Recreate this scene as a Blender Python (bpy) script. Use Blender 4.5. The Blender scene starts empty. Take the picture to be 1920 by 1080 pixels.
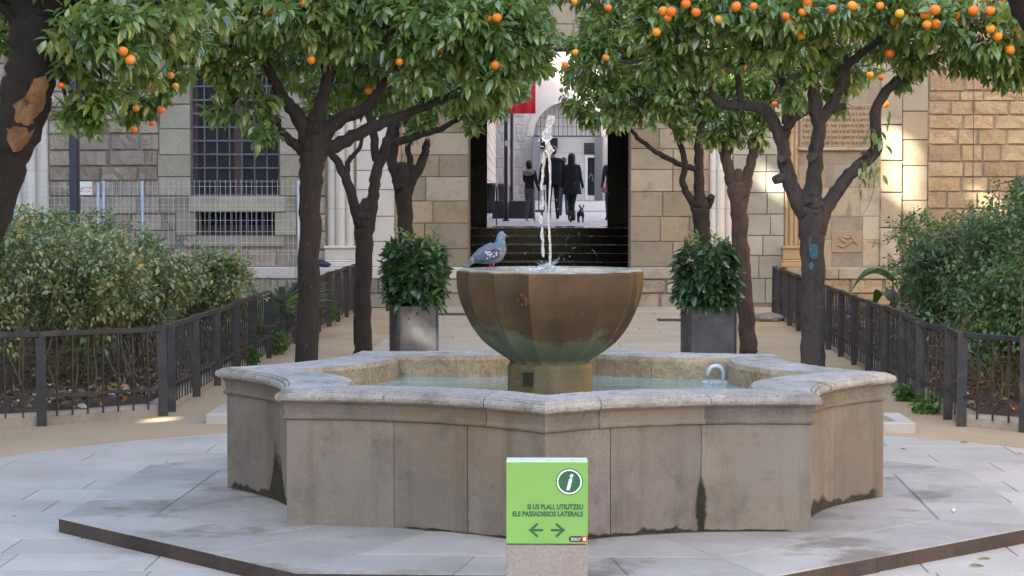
import bpy, bmesh, math, random
import numpy as np
from mathutils import Vector, Matrix

SC = bpy.context.scene
COL = SC.collection
R = math.radians
rng = np.random.default_rng(7)
random.seed(7)

# ------------------------------------------------------------------ camera
FPX = 3868.0                      # focal length in photo pixels (1920 wide)
EYE = 1.58
PITCH = math.atan(180.0 / FPX)
cd = bpy.data.cameras.new('camera')
cam = bpy.data.objects.new('camera', cd)
COL.objects.link(cam)
cd.sensor_width = 36.0
cd.lens = FPX / 1920.0 * 36.0
cd.clip_start = 0.1
cd.clip_end = 600.0
cam.location = (0, 0, EYE)
cam.rotation_euler = (R(90) - PITCH, 0, 0)
SC.camera = cam

# ------------------------------------------------------------------ sky, sun, exposure
SUN_EL = 28.0
SUN_H = (0.78, 0.63)              # horizontal direction the light travels
w = bpy.data.worlds.new('World')
SC.world = w
w.use_nodes = True
wn = w.node_tree.nodes
sky = wn.new('ShaderNodeTexSky')
sky.sky_type = 'NISHITA'
sky.sun_disc = False
sky.sun_elevation = R(SUN_EL)
sky.sun_rotation = math.atan2(-SUN_H[0], -SUN_H[1])
sky.air_density = 1.0
sky.dust_density = 2.4
sky.ozone_density = 0.8
wn['Background'].inputs['Strength'].default_value = 0.15
w.node_tree.links.new(sky.outputs[0], wn['Background'].inputs['Color'])
sd = bpy.data.lights.new('sun', 'SUN')
sd.energy = 5.0
sd.angle = R(0.5)
sd.color = (1.0, 0.93, 0.82)
sun = bpy.data.objects.new('sun', sd)
COL.objects.link(sun)
_h = math.hypot(*SUN_H)
_d = Vector((SUN_H[0] / _h * math.cos(R(SUN_EL)), SUN_H[1] / _h * math.cos(R(SUN_EL)), -math.sin(R(SUN_EL))))
SUN_DIR = _d.copy()
sun.rotation_euler = _d.to_track_quat('-Z', 'Y').to_euler()
sun.location = (-20, -20, 30)
SC.view_settings.view_transform = 'Standard'
SC.view_settings.look = 'None'
SC.view_settings.gamma = 1.0
SC.view_settings.exposure = 2.6
SC.render.engine = 'CYCLES'
SC.cycles.max_bounces = 8
SC.cycles.transparent_max_bounces = 12
SC.cycles.use_denoising = True

# ------------------------------------------------------------------ pixel -> place helpers
_c, _s = math.cos(PITCH), math.sin(PITCH)
def ray(px, py):
    x = (px - 960.0) / FPX; y = -(py - 540.0) / FPX
    return Vector((x, y * _s + _c, y * _c - _s))
def G(px, py, z=0.0):             # on the horizontal plane z
    r = ray(px, py); t = (z - EYE) / r.z
    return Vector((0, 0, EYE)) + r * t
def PD(px, py, Y):                # at distance Y
    r = ray(px, py)
    return Vector((0, 0, EYE)) + r * (Y / r.y)

# ------------------------------------------------------------------ object helpers
def link(name, me, parent=None, loc=None, rot=None, scale=None):
    o = bpy.data.objects.new(name, me)
    COL.objects.link(o)
    if parent is not None: o.parent = parent
    if loc is not None: o.location = loc
    if rot is not None: o.rotation_euler = rot
    if scale is not None: o.scale = scale
    return o
def tag(o, label=None, cat=None, group=None, kind=None):
    if label: o['label'] = label
    if cat: o['category'] = cat
    if group: o['group'] = group
    if kind: o['kind'] = kind
    return o
def thing(name, label, cat, loc=(0, 0, 0), rz=0.0, group=None):
    o = bpy.data.objects.new(name, None)
    COL.objects.link(o)
    o.empty_display_size = 0.2
    o.location = loc; o.rotation_euler = (0, 0, rz)
    return tag(o, label, cat, group)
def smooth(me, on=True):
    me.polygons.foreach_set('use_smooth', [on] * len(me.polygons))
    me.update()
    return me
def mesh(verts, faces, mats=(), name='m', sm=False, mi=None):
    me = bpy.data.meshes.new(name)
    me.from_pydata([tuple(v) for v in verts], [], faces)
    for m in (mats if isinstance(mats, (list, tuple)) else [mats]): me.materials.append(m)
    if mi is not None: me.polygons.foreach_set('material_index', mi)
    me.update()
    if sm: smooth(me)
    return me
def bm_mesh(bm, mats, sm=False):
    bmesh.ops.recalc_face_normals(bm, faces=bm.faces)
    me = bpy.data.meshes.new('m')
    bm.to_mesh(me); bm.free()
    for m in (mats if isinstance(mats, (list, tuple)) else [mats]): me.materials.append(m)
    if sm: smooth(me)
    return me
def add_box(bm, c, s, rz=0.0, rot=None):
    M = Matrix.Translation(c) @ (rot if rot is not None else Matrix.Rotation(rz, 4, 'Z')) @ Matrix.Diagonal((s[0], s[1], s[2], 1))
    return bmesh.ops.create_cube(bm, size=1.0, matrix=M)['verts']
def box(c, s, mat, rz=0.0, bevel=0.0):
    bm = bmesh.new(); add_box(bm, c, s, rz)
    if bevel: bmesh.ops.bevel(bm, geom=bm.edges[:], offset=bevel, segments=1, affect='EDGES')
    return bm_mesh(bm, mat)
def box2(x0, x1, y0, y1, z0, z1, mat, bevel=0.0):
    return box(((x0 + x1) / 2, (y0 + y1) / 2, (z0 + z1) / 2), (x1 - x0, y1 - y0, z1 - z0), mat, 0, bevel)
def tube_data(pts, radii, n=8, wob=0.0, cap=True, flat=1.0):
    """tapered tube along points"""
    pts = [Vector(p) for p in pts]
    V = []; F = []
    up = Vector((0.13, 0.97, 0.21)).normalized()
    prev = None
    for i, p in enumerate(pts):
        a = pts[max(i - 1, 0)]; b = pts[min(i + 1, len(pts) - 1)]
        t = (b - a)
        if t.length < 1e-9: t = Vector((0, 0, 1))
        t.normalize()
        if prev is None:
            u = t.cross(up)
            if u.length < 0.1: u = t.cross(Vector((1, 0, 0)))
        else:
            u = prev - t * prev.dot(t)
        u.normalize(); prev = u
        v = t.cross(u)
        for k in range(n):
            an = 2 * math.pi * k / n
            rr = radii[i] * (1 + wob * random.uniform(-1, 1))
            V.append(p + u * math.cos(an) * rr + v * math.sin(an) * rr * flat)
    m = len(pts)
    for i in range(m - 1):
        for k in range(n):
            F.append((i * n + k, i * n + (k + 1) % n, (i + 1) * n + (k + 1) % n, (i + 1) * n + k))
    if cap:
        F.append(tuple(range(n - 1, -1, -1)))
        F.append(tuple((m - 1) * n + k for k in range(n)))
    return V, F
def refine(pts, radii, sub=3, jit=0.0):
    """Catmull-Rom subdivision"""
    P = [Vector(p) for p in pts]; out = []; ro = []
    for i in range(len(P) - 1):
        p0 = P[max(i - 1, 0)]; p1 = P[i]; p2 = P[i + 1]; p3 = P[min(i + 2, len(P) - 1)]
        for k in range(sub):
            t = k / sub
            q = 0.5 * ((2 * p1) + (-p0 + p2) * t + (2 * p0 - 5 * p1 + 4 * p2 - p3) * t * t + (-p0 + 3 * p1 - 3 * p2 + p3) * t ** 3)
            if jit and (i or k): q += Vector((random.uniform(-1, 1), random.uniform(-1, 1), random.uniform(-1, 1))) * jit
            out.append(q); ro.append(radii[i] * (1 - t) + radii[i + 1] * t)
    out.append(P[-1]); ro.append(radii[-1])
    return out, ro
def tube(pts, radii, mat, n=8, wob=0.0, sub=0, jit=0.0, flat=1.0):
    if sub: pts, radii = refine(pts, radii, sub, jit)
    V, F = tube_data(pts, radii, n, wob, True, flat)
    return mesh(V, F, mat, sm=True)
def join_data(items):
    V = []; F = []
    for v, f in items:
        o = len(V); V += list(v); F += [tuple(i + o for i in q) for q in f]
    return V, F
def lathe(prof, n, mats, sm=True, close=True):
    V = []; F = []
    for r_, z in prof:
        for k in range(n):
            a = 2 * math.pi * k / n
            V.append((r_ * math.cos(a), r_ * math.sin(a), z))
    for i in range(len(prof) - 1):
        for k in range(n):
            F.append((i * n + k, i * n + (k + 1) % n, (i + 1) * n + (k + 1) % n, (i + 1) * n + k))
    if close:
        F.append(tuple(range(n - 1, -1, -1))); F.append(tuple((len(prof) - 1) * n + k for k in range(n)))
    return mesh(V, F, mats, sm=sm)
def prism(poly, z0, z1, mats, side=0, inset=0.0):
    """extruded polygon; side faces take material index `side`; small top chamfer"""
    n = len(poly)
    V = [(x, y, z0) for x, y in poly]
    if inset:
        cx = sum(p[0] for p in poly) / n; cy = sum(p[1] for p in poly) / n
        V += [(x, y, z1 - inset * 0.8) for x, y in poly]
        for x, y in poly:
            dx, dy = cx - x, cy - y; L = math.hypot(dx, dy) + 1e-9
            V.append((x + dx / L * inset * 1.3, y + dy / L * inset * 1.3, z1))
        F = [tuple(range(2 * n, 3 * n))]; mi = [0]
        for i in range(n):
            j = (i + 1) % n
            F.append((i, j, n + j, n + i)); mi.append(side)
            F.append((n + i, n + j, 2 * n + j, 2 * n + i)); mi.append(0)
    else:
        V += [(x, y, z1) for x, y in poly]
        F = [tuple(range(n, 2 * n))]; mi = [0]
        for i in range(n):
            j = (i + 1) % n
            F.append((i, j, n + j, n + i)); mi.append(side)
    return mesh(V, F, mats, mi=mi)
def clip_poly(poly, clip):
    """Sutherland-Hodgman against a convex ccw polygon"""
    out = poly
    for i in range(len(clip)):
        a = clip[i]; b = clip[(i + 1) % len(clip)]
        inp = out; out = []
        if not inp: break
        def side(p): return (b[0] - a[0]) * (p[1] - a[1]) - (b[1] - a[1]) * (p[0] - a[0])
        for k in range(len(inp)):
            p, q = inp[k], inp[(k + 1) % len(inp)]
            sp, sq = side(p), side(q)
            if sp >= 0: out.append(p)
            if sp * sq < 0:
                t = sp / (sp - sq); out.append((p[0] + (q[0] - p[0]) * t, p[1] + (q[1] - p[1]) * t))
    return out
def skin_mesh(verts, edges, radii, mats, sub=2):
    """continuous body surface grown over a skeleton"""
    me = bpy.data.meshes.new('sk')
    me.from_pydata([tuple(v) for v in verts], edges, [])
    o = bpy.data.objects.new('sk', me); COL.objects.link(o)
    md = o.modifiers.new('s', 'SKIN'); md.use_smooth_shade = True
    sl = me.skin_vertices[0].data
    for i, r_ in enumerate(radii):
        sl[i].radius = r_ if isinstance(r_, tuple) else (r_, r_)
    sl[0].use_root = True
    sb = o.modifiers.new('u', 'SUBSURF'); sb.levels = sub; sb.render_levels = sub
    dg = bpy.context.evaluated_depsgraph_get()
    ev = bpy.data.meshes.new_from_object(o.evaluated_get(dg))
    bpy.data.objects.remove(o)
    ev.materials.clear()
    for m in (mats if isinstance(mats, (list, tuple)) else [mats]): ev.materials.append(m)
    smooth(ev)
    return ev
def text_mesh(s, size, mat, align='LEFT', xs=1.0, bold=0.0, shear=0.0, ext=0.0):
    cu = bpy.data.curves.new('t', 'FONT'); cu.body = s; cu.size = size; cu.align_x = align
    cu.offset = bold; cu.shear = shear; cu.extrude = ext; cu.resolution_u = 3
    o = bpy.data.objects.new('t', cu); COL.objects.link(o)
    dg = bpy.context.evaluated_depsgraph_get()
    me = bpy.data.meshes.new_from_object(o.evaluated_get(dg))
    bpy.data.objects.remove(o)
    me.transform(Matrix.Diagonal((xs, 1, 1, 1)))
    me.materials.clear(); me.materials.append(mat)
    return me

# ------------------------------------------------------------------ materials
def nodes_of(name):
    m = bpy.data.materials.new(name); m.use_nodes = True
    nt = m.node_tree
    return m, nt.nodes, nt.links, nt.nodes['Principled BSDF']
def mixc(N, L, fac, a, b, mode='MIX'):
    n = N.new('ShaderNodeMix'); n.data_type = 'RGBA'; n.blend_type = mode
    for sock, v in ((0, fac), (6, a), (7, b)):
        if hasattr(v, 'is_output'): L.new(v, n.inputs[sock])
        else: n.inputs[sock].default_value = v if sock == 0 else (tuple(v) + (1,) if len(v) == 3 else v)
    return n.outputs[2]
def noise(N, L, vec, scale, detail=4, rough=0.55, out='Fac'):
    n = N.new('ShaderNodeTexNoise'); n.inputs['Scale'].default_value = scale
    n.inputs['Detail'].default_value = detail; n.inputs['Roughness'].default_value = rough
    L.new(vec, n.inputs['Vector'])
    return n.outputs[out]
def ramp(N, L, fac, stops):
    n = N.new('ShaderNodeValToRGB'); e = n.color_ramp.elements
    while len(e) < len(stops): e.new(0.5)
    for i, (p, c) in enumerate(stops):
        e[i].position = p; e[i].color = (tuple(c) + (1,)) if len(c) == 3 else c
    L.new(fac, n.inputs[0])
    return n.outputs[0]
def mapr(N, L, v, a, b, c, d, clamp=True):
    n = N.new('ShaderNodeMapRange'); n.clamp = clamp
    for i, x in enumerate((a, b, c, d)): n.inputs[i + 1].default_value = x
    L.new(v, n.inputs[0])
    return n.outputs[0]
def math_n(N, L, op, a, b=None):
    n = N.new('ShaderNodeMath'); n.operation = op
    for i, v in enumerate((a, b)):
        if v is None: continue
        if hasattr(v, 'is_output'): L.new(v, n.inputs[i])
        else: n.inputs[i].default_value = v
    return n.outputs[0]
def bump(N, L, h, strength, dist=0.02):
    n = N.new('ShaderNodeBump'); n.inputs['Strength'].default_value = strength; n.inputs['Distance'].default_value = dist
    L.new(h, n.inputs['Height'])
    return n.outputs[0]
def stone(name, c1, c2, scale=3.0, rand=0.3, rough=0.88, bmp=0.5, fine=60.0, spots=None, hue=None, streak=None, pit=0.35):
    """weathered stone: two tones by broad noise, fine grain, per-piece variation, optional stains"""
    m, N, L, P = nodes_of(name)
    geo = N.new('ShaderNodeNewGeometry'); pos = geo.outputs['Position']
    big = noise(N, L, pos, scale, 5, 0.6)
    col = ramp(N, L, big, [(0.3, c1), (0.72, c2)])
    fin = noise(N, L, pos, fine, 3, 0.7)
    g = mapr(N, L, fin, 0.25, 0.75, 1 - pit, 1 + pit * 0.7)
    col = mixc(N, L, 1.0, col, (1, 1, 1), 'MULTIPLY') if False else col
    cmb = N.new('ShaderNodeCombineColor')
    for i in range(3): L.new(g, cmb.inputs[i])
    col = mixc(N, L, 0.8, col, cmb.outputs[0], 'MULTIPLY')
    if rand or hue:
        oi = N.new('ShaderNodeObjectInfo'); rv = oi.outputs['Random']
        if hue:
            col = mixc(N, L, mapr(N, L, rv, 0.35, 1.0, 0.0, 0.65), col, hue, 'MIX')
        r2 = math_n(N, L, 'FRACT', math_n(N, L, 'MULTIPLY', rv, 7.31))
        k = mapr(N, L, r2, 0, 1, 1 - rand, 1 + rand * 0.6)
        cb = N.new('ShaderNodeCombineColor')
        for i in range(3): L.new(k, cb.inputs[i])
        col = mixc(N, L, 1.0, col, cb.outputs[0], 'MULTIPLY')
    for sp in (spots or []):       # (colour, scale, lo, hi, amount)
        sc_, sc2, lo, hi, am = sp
        f_ = mapr(N, L, noise(N, L, pos, sc2, 6, 0.65), lo, hi, 0.0, am)
        col = mixc(N, L, f_, col, sc_)
    if streak:                     # vertical water streaks
        mp = N.new('ShaderNodeMapping'); mp.inputs['Scale'].default_value = (1, 1, 0.06)
        L.new(pos, mp.inputs[0])
        f_ = mapr(N, L, noise(N, L, mp.outputs[0], streak[1], 4, 0.6), streak[2], streak[3], 0.0, streak[4])
        col = mixc(N, L, f_, col, streak[0])
    L.new(col, P.inputs['Base Color'])
    P.inputs['Roughness'].default_value = rough
    hsum = math_n(N, L, 'ADD', math_n(N, L, 'MULTIPLY', fin, 0.5), noise(N, L, pos, scale * 5, 5, 0.65))
    L.new(bump(N, L, hsum, bmp, 0.012), P.inputs['Normal'])
    return m
def plain(name, c, rough=0.6, metal=0.0, var=0.15, sc=8.0, spec=0.5, bmp=0.0, dirt=None):
    m, N, L, P = nodes_of(name)
    geo = N.new('ShaderNodeNewGeometry'); pos = geo.outputs['Position']
    nz = noise(N, L, pos, sc, 5, 0.6)
    col = ramp(N, L, nz, [(0.3, [x * (1 - var) for x in c]), (0.7, [min(1, x * (1 + var)) for x in c])])
    if dirt:
        col = mixc(N, L, mapr(N, L, noise(N, L, pos, dirt[1], 6, 0.7), dirt[2], dirt[3], 0, dirt[4]), col, dirt[0])
    L.new(col, P.inputs['Base Color'])
    P.inputs['Roughness'].default_value = rough; P.inputs['Metallic'].default_value = metal
    P.inputs['Specular IOR Level'].default_value = spec
    if bmp: L.new(bump(N, L, noise(N, L, pos, sc * 6, 4, 0.6), bmp, 0.01), P.inputs['Normal'])
    return m
def leafmat(name, stops, rough=0.4, trans=0.3, tcol=(0.25, 0.4, 0.04), spec=0.5, coat=0.0):
    m, N, L, P = nodes_of(name)
    at = N.new('ShaderNodeAttribute'); at.attribute_name = 'rnd'
    col = ramp(N, L, at.outputs['Fac'], stops)
    L.new(col, P.inputs['Base Color']); P.inputs['Roughness'].default_value = rough
    P.inputs['Specular IOR Level'].default_value = spec
    P.inputs['Coat Weight'].default_value = coat; P.inputs['Coat Roughness'].default_value = 0.18
    tr = N.new('ShaderNodeBsdfTranslucent')
    L.new(mixc(N, L, 0.6, col, tcol), tr.inputs['Color'])
    mx = N.new('ShaderNodeMixShader'); mx.inputs[0].default_value = trans
    L.new(P.outputs[0], mx.inputs[1]); L.new(tr.outputs[0], mx.inputs[2])
    L.new(mx.outputs[0], N['Material Output'].inputs['Surface'])
    return m

M = {}
M['sand'] = stone('sand', (0.37, 0.265, 0.155), (0.47, 0.355, 0.225), 0.9, 0, 0.95, 0.3, 90, spots=[((0.22, 0.17, 0.12), 3, 0.58, 0.75, 0.4)])
M['slab'] = stone('paving_slab', (0.38, 0.345, 0.295), (0.48, 0.445, 0.39), 1.6, 0.12, 0.75, 0.15, 120, spots=[((0.20, 0.17, 0.14), 2.2, 0.56, 0.76, 0.5), ((0.13, 0.11, 0.09), 26, 0.68, 0.74, 0.35), ((0.46, 0.44, 0.41), 0.7, 0.5, 0.7, 0.4)], pit=0.16)
M['path'] = stone('path_slab', (0.41, 0.34, 0.25), (0.50, 0.43, 0.33), 1.5, 0.08, 0.8, 0.15, 120, spots=[((0.26, 0.21, 0.16), 2, 0.58, 0.78, 0.4)], pit=0.14)
M['platform'] = stone('platform_slab', (0.29, 0.265, 0.228), (0.42, 0.39, 0.345), 2.4, 0.14, 0.7, 0.2, 110, spots=[((0.14, 0.105, 0.075), 1.7, 0.54, 0.64, 0.75), ((0.42, 0.41, 0.40), 7, 0.58, 0.74, 0.4), ((0.10, 0.085, 0.07), 24, 0.66, 0.73, 0.4)], pit=0.22)
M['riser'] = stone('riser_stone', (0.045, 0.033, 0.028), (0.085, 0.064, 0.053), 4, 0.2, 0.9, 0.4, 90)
M['joint'] = plain('joint', (0.15, 0.135, 0.115), 0.95)
M['fstone'] = stone('fountain_stone', (0.140, 0.124, 0.106), (0.225, 0.203, 0.178), 2.5, 0.20, 0.85, 0.5, 130, hue=(0.205, 0.175, 0.135),
                    spots=[((0.075, 0.062, 0.052), 3.0, 0.54, 0.72, 0.5), ((0.33, 0.305, 0.275), 1.6, 0.54, 0.72, 0.55), ((0.20, 0.135, 0.07), 1.1, 0.54, 0.7, 0.5), ((0.085, 0.075, 0.066), 9, 0.56, 0.70, 0.45), ((0.38, 0.36, 0.33), 14, 0.64, 0.76, 0.35), ((0.07, 0.06, 0.05), 0.8, 0.52, 0.66, 0.35)],
                    streak=((0.06, 0.046, 0.036), 9, 0.52, 0.75, 0.55), pit=0.4)
M['coping'] = stone('coping_stone', (0.26, 0.245, 0.22), (0.42, 0.40, 0.37), 5, 0.12, 0.8, 0.7, 90,
                    spots=[((0.085, 0.075, 0.07), 8, 0.52, 0.70, 0.7), ((0.30, 0.29, 0.14), 4, 0.60, 0.76, 0.55), ((0.52, 0.52, 0.53), 11, 0.58, 0.72, 0.5)], pit=0.5)
M['inner'] = stone('basin_inner_stone', (0.24, 0.18, 0.10), (0.40, 0.34, 0.24), 5, 0.1, 0.85, 1.0, 45, spots=[((0.10, 0.10, 0.05), 6, 0.55, 0.75, 0.6)], pit=0.5)
M['moss'] = stone('moss', (0.014, 0.014, 0.009), (0.045, 0.040, 0.022), 14, 0, 0.9, 0.9, 80)
_nt = M['moss'].node_tree; _N, _L = _nt.nodes, _nt.links
_at = _N.new('ShaderNodeAttribute'); _at.attribute_name = 'fade'
_g = _N.new('ShaderNodeNewGeometry')
_f = mapr(_N, _L, math_n(_N, _L, 'ADD', _at.outputs['Fac'], math_n(_N, _L, 'MULTIPLY', noise(_N, _L, _g.outputs['Position'], 45, 6, 0.7), 0.9)), 0.50, 1.0, 0.0, 0.95)
_tr = _N.new('ShaderNodeBsdfTransparent'); _mx = _N.new('ShaderNodeMixShader')
_L.new(_f, _mx.inputs[0]); _L.new(_tr.outputs[0], _mx.inputs[1]); _L.new(_N['Principled BSDF'].outputs[0], _mx.inputs[2])
_L.new(_mx.outputs[0], _N['Material Output'].inputs['Surface'])
def fade(me, vals):
    a = me.attributes.new('fade', 'FLOAT', 'POINT'); a.data.foreach_set('value', vals)
    return me
M['warm'] = stone('warm_ashlar', (0.25, 0.19, 0.115), (0.38, 0.305, 0.20), 2.2, 0.30, 0.9, 0.4, 70, hue=(0.33, 0.30, 0.235), spots=[((0.14, 0.105, 0.08), 3.0, 0.54, 0.70, 0.6), ((0.13, 0.11, 0.085), 13, 0.56, 0.72, 0.45), ((0.42, 0.37, 0.28), 5, 0.60, 0.74, 0.4)])
M['grey_ashlar'] = stone('grey_ashlar', (0.28, 0.255, 0.195), (0.38, 0.355, 0.285), 2.2, 0.22, 0.9, 0.4, 70, spots=[((0.20, 0.17, 0.13), 3.0, 0.58, 0.76, 0.45)])
M['rough_l'] = stone('rough_stone', (0.25, 0.205, 0.155), (0.40, 0.34, 0.275), 4, 0.24, 0.95, 1.0, 40, hue=(0.36, 0.33, 0.30), pit=0.45)
M['rough_r'] = stone('rough_bounce_tint_stone', (0.27, 0.19, 0.105), (0.38, 0.285, 0.175), 4, 0.22, 0.95, 1.0, 40, hue=(0.30, 0.23, 0.14), pit=0.45)  # golden tone puts warm bounced light into the stone colour
M['mortar'] = stone('mortar', (0.20, 0.165, 0.125), (0.28, 0.235, 0.18), 5, 0, 0.95, 0.5, 60)
M['white_st'] = stone('pale_limestone', (0.56, 0.52, 0.46), (0.66, 0.62, 0.56), 2.0, 0.08, 0.85, 0.25, 80, spots=[((0.35, 0.31, 0.26), 3, 0.6, 0.8, 0.4)], pit=0.15)
M['orange_st'] = stone('ochre_stone', (0.36, 0.235, 0.11), (0.44, 0.32, 0.18), 3, 0.12, 0.9, 0.4, 70)
M['kerb'] = stone('kerb_stone', (0.27, 0.225, 0.18), (0.38, 0.33, 0.275), 4, 0.2, 0.9, 0.5, 80)
M['soil'] = stone('soil', (0.05, 0.034, 0.022), (0.11, 0.075, 0.05), 7, 0, 0.95, 1.0, 50)
M['iron'] = plain('fence_iron', (0.032, 0.032, 0.037), 0.5, 0.3, 0.35, 12, dirt=((0.20, 0.15, 0.11), 5, 0.55, 0.75, 0.45))
M['black'] = plain('black_paint', (0.020, 0.020, 0.023), 0.35, 0, 0.3, 6)
M['nose_glint'] = plain('nosing_glint', (0.45, 0.43, 0.42), 0.35, 0.2, 0.3, 9)  # pale colour stands in for street light reflected off the treads
M['steel'] = plain('galvanised_steel', (0.42, 0.46, 0.50), 0.45, 0.4, 0.15, 10)
M['bluepole'] = plain('blue_painted_pole', (0.018, 0.026, 0.055), 0.4, 0.0, 0.2, 5)
M['zinc'] = plain('planter_metal', (0.085, 0.085, 0.09), 0.6, 0.3, 0.3, 5, dirt=((0.22, 0.20, 0.18), 3, 0.5, 0.75, 0.5))
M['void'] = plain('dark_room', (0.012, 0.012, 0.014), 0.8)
M['glassdark'] = plain('dark_glass', (0.02, 0.022, 0.025), 0.12, 0, 0.1)

def bark_mat(name, c1, c2, fleck=0.5):
    m, N, L, P = nodes_of(name)
    geo = N.new('ShaderNodeNewGeometry'); pos = geo.outputs['Position']
    mp = N.new('ShaderNodeMapping'); mp.inputs['Scale'].default_value = (1, 1, 0.35); L.new(pos, mp.inputs[0])
    a = noise(N, L, mp.outputs[0], 18, 8, 0.72)
    col = ramp(N, L, a, [(0.3, c1), (0.7, c2)])
    col = mixc(N, L, mapr(N, L, noise(N, L, pos, 2.5, 4, 0.6), 0.45, 0.7, 0, 0.5), col, (c2[0] * 1.25, c2[1] * 0.95, c2[2] * 0.85))
    col = mixc(N, L, mapr(N, L, noise(N, L, pos, 55, 3, 0.7), 0.66, 0.72, 0, fleck), col, (0.32, 0.30, 0.28))
    L.new(col, P.inputs['Base Color']); P.inputs['Roughness'].default_value = 0.85
    b = math_n(N, L, 'ADD', a, math_n(N, L, 'MULTIPLY', noise(N, L, mp.outputs[0], 60, 3, 0.6), 0.5))
    L.new(bump(N, L, b, 1.0, 0.03), P.inputs['Normal'])
    return m
M['bark'] = bark_mat('citrus_bark', (0.008, 0.006, 0.0055), (0.034, 0.026, 0.023))
M['bark_red'] = bark_mat('reddish_bark', (0.024, 0.015, 0.012), (0.105, 0.069, 0.057))
M['bark_grey'] = bark_mat('grey_bark', (0.011, 0.009, 0.0095), (0.070, 0.060, 0.060))
M['bark_dark'] = bark_mat('dark_bark', (0.006, 0.0045, 0.004), (0.018, 0.013, 0.011), 0.0)
M['wood'] = stone('bare_wood', (0.10, 0.042, 0.014), (0.24, 0.13, 0.058), 7, 0, 0.8, 1.0, 40, spots=[((0.035, 0.014, 0.007), 8, 0.50, 0.62, 0.9), ((0.42, 0.30, 0.19), 12, 0.62, 0.74, 0.5)])
M['cutwood'] = stone('cut_wood', (0.03, 0.025, 0.023), (0.085, 0.073, 0.066), 14, 0, 0.85, 0.6, 60)
M['leaf'] = leafmat('orange_leaf', [(0.0, (0.038, 0.084, 0.028)), (0.32, (0.088, 0.172, 0.052)), (0.65, (0.160, 0.255, 0.075)), (0.9, (0.26, 0.32, 0.085)), (1.0, (0.42, 0.41, 0.11))], 0.28, 0.32, tcol=(0.34, 0.46, 0.05), spec=0.9, coat=0.5)
M['leaf_dark'] = leafmat('camellia_leaf', [(0.0, (0.016, 0.042, 0.022)), (0.6, (0.034, 0.088, 0.038)), (0.9, (0.075, 0.15, 0.04)), (1.0, (0.22, 0.34, 0.08))], 0.22, 0.15, spec=0.9)
M['leaf_rose'] = leafmat('rose_leaf', [(0.0, (0.058, 0.105, 0.055)), (0.3, (0.125, 0.195, 0.092)), (0.55, (0.23, 0.30, 0.15)), (0.75, (0.38, 0.37, 0.19)), (0.94, (0.52, 0.43, 0.10)), (1.0, (0.45, 0.22, 0.05))], 0.33, 0.25, spec=0.8)
M['leaf_green'] = leafmat('shrub_leaf', [(0.0, (0.030, 0.070, 0.036)), (0.45, (0.075, 0.145, 0.068)), (0.85, (0.16, 0.24, 0.10)), (0.97, (0.30, 0.30, 0.07)), (1.0, (0.32, 0.10, 0.06))], 0.4, 0.25)
M['strap'] = leafmat('strap_leaf', [(0.0, (0.04, 0.11, 0.03)), (0.6, (0.11, 0.21, 0.05)), (1.0, (0.32, 0.40, 0.12))], 0.4, 0.35)
M['arum'] = leafmat('arum_leaf', [(0.0, (0.02, 0.06, 0.02)), (1.0, (0.04, 0.10, 0.03))], 0.4, 0.2)
M['weed'] = leafmat('weed_leaf', [(0.0, (0.03, 0.09, 0.02)), (0.7, (0.08, 0.18, 0.04)), (1.0, (0.22, 0.30, 0.08))], 0.45, 0.3)
M['litter'] = leafmat('dead_leaf', [(0.0, (0.05, 0.028, 0.018)), (0.5, (0.13, 0.08, 0.05)), (0.8, (0.27, 0.20, 0.15)), (0.93, (0.45, 0.40, 0.35)), (0.96, (0.55, 0.18, 0.03)), (1.0, (0.05, 0.12, 0.03))], 0.7, 0.05)
M['stem'] = plain('shrub_stem', (0.085, 0.085, 0.045), 0.7, 0, 0.35, 20)
M['stem_dark'] = plain('woody_stem', (0.075, 0.055, 0.04), 0.8, 0, 0.35, 20)
m, N, L, P = nodes_of('orange_fruit')
geo = N.new('ShaderNodeNewGeometry'); oi = N.new('ShaderNodeObjectInfo')
L.new(ramp(N, L, oi.outputs['Random'], [(0.0, (0.50, 0.10, 0.008)), (0.5, (0.66, 0.18, 0.010)), (0.85, (0.70, 0.27, 0.015)), (1.0, (0.62, 0.36, 0.03))]), P.inputs['Base Color'])
P.inputs['Roughness'].default_value = 0.42
L.new(bump(N, L, noise(N, L, geo.outputs['Position'], 320, 2, 0.5), 0.25, 0.002), P.inputs['Normal'])
M['fruit'] = m

# ------------------------------------------------------------------ court frame (fountain centre, axis to the doorway)
FC = Vector((0.19, 10.26, 0.0))
YAW = -0.0167
def C(u, v, z=0.0):
    c, s = math.cos(YAW), math.sin(YAW)
    return Vector((FC.x + u * c - v * s, FC.y + u * s + v * c, z))

# ================================================================== GROUND
gm = mesh([(-60, -40, 0), (60, -40, 0), (60, 44.5, 0), (-60, 44.5, 0)], [(0, 1, 2, 3)], M['sand'])
tag(link('ground', gm), 'sandy beige courtyard ground around the paved circle', 'ground', kind='structure')

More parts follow.
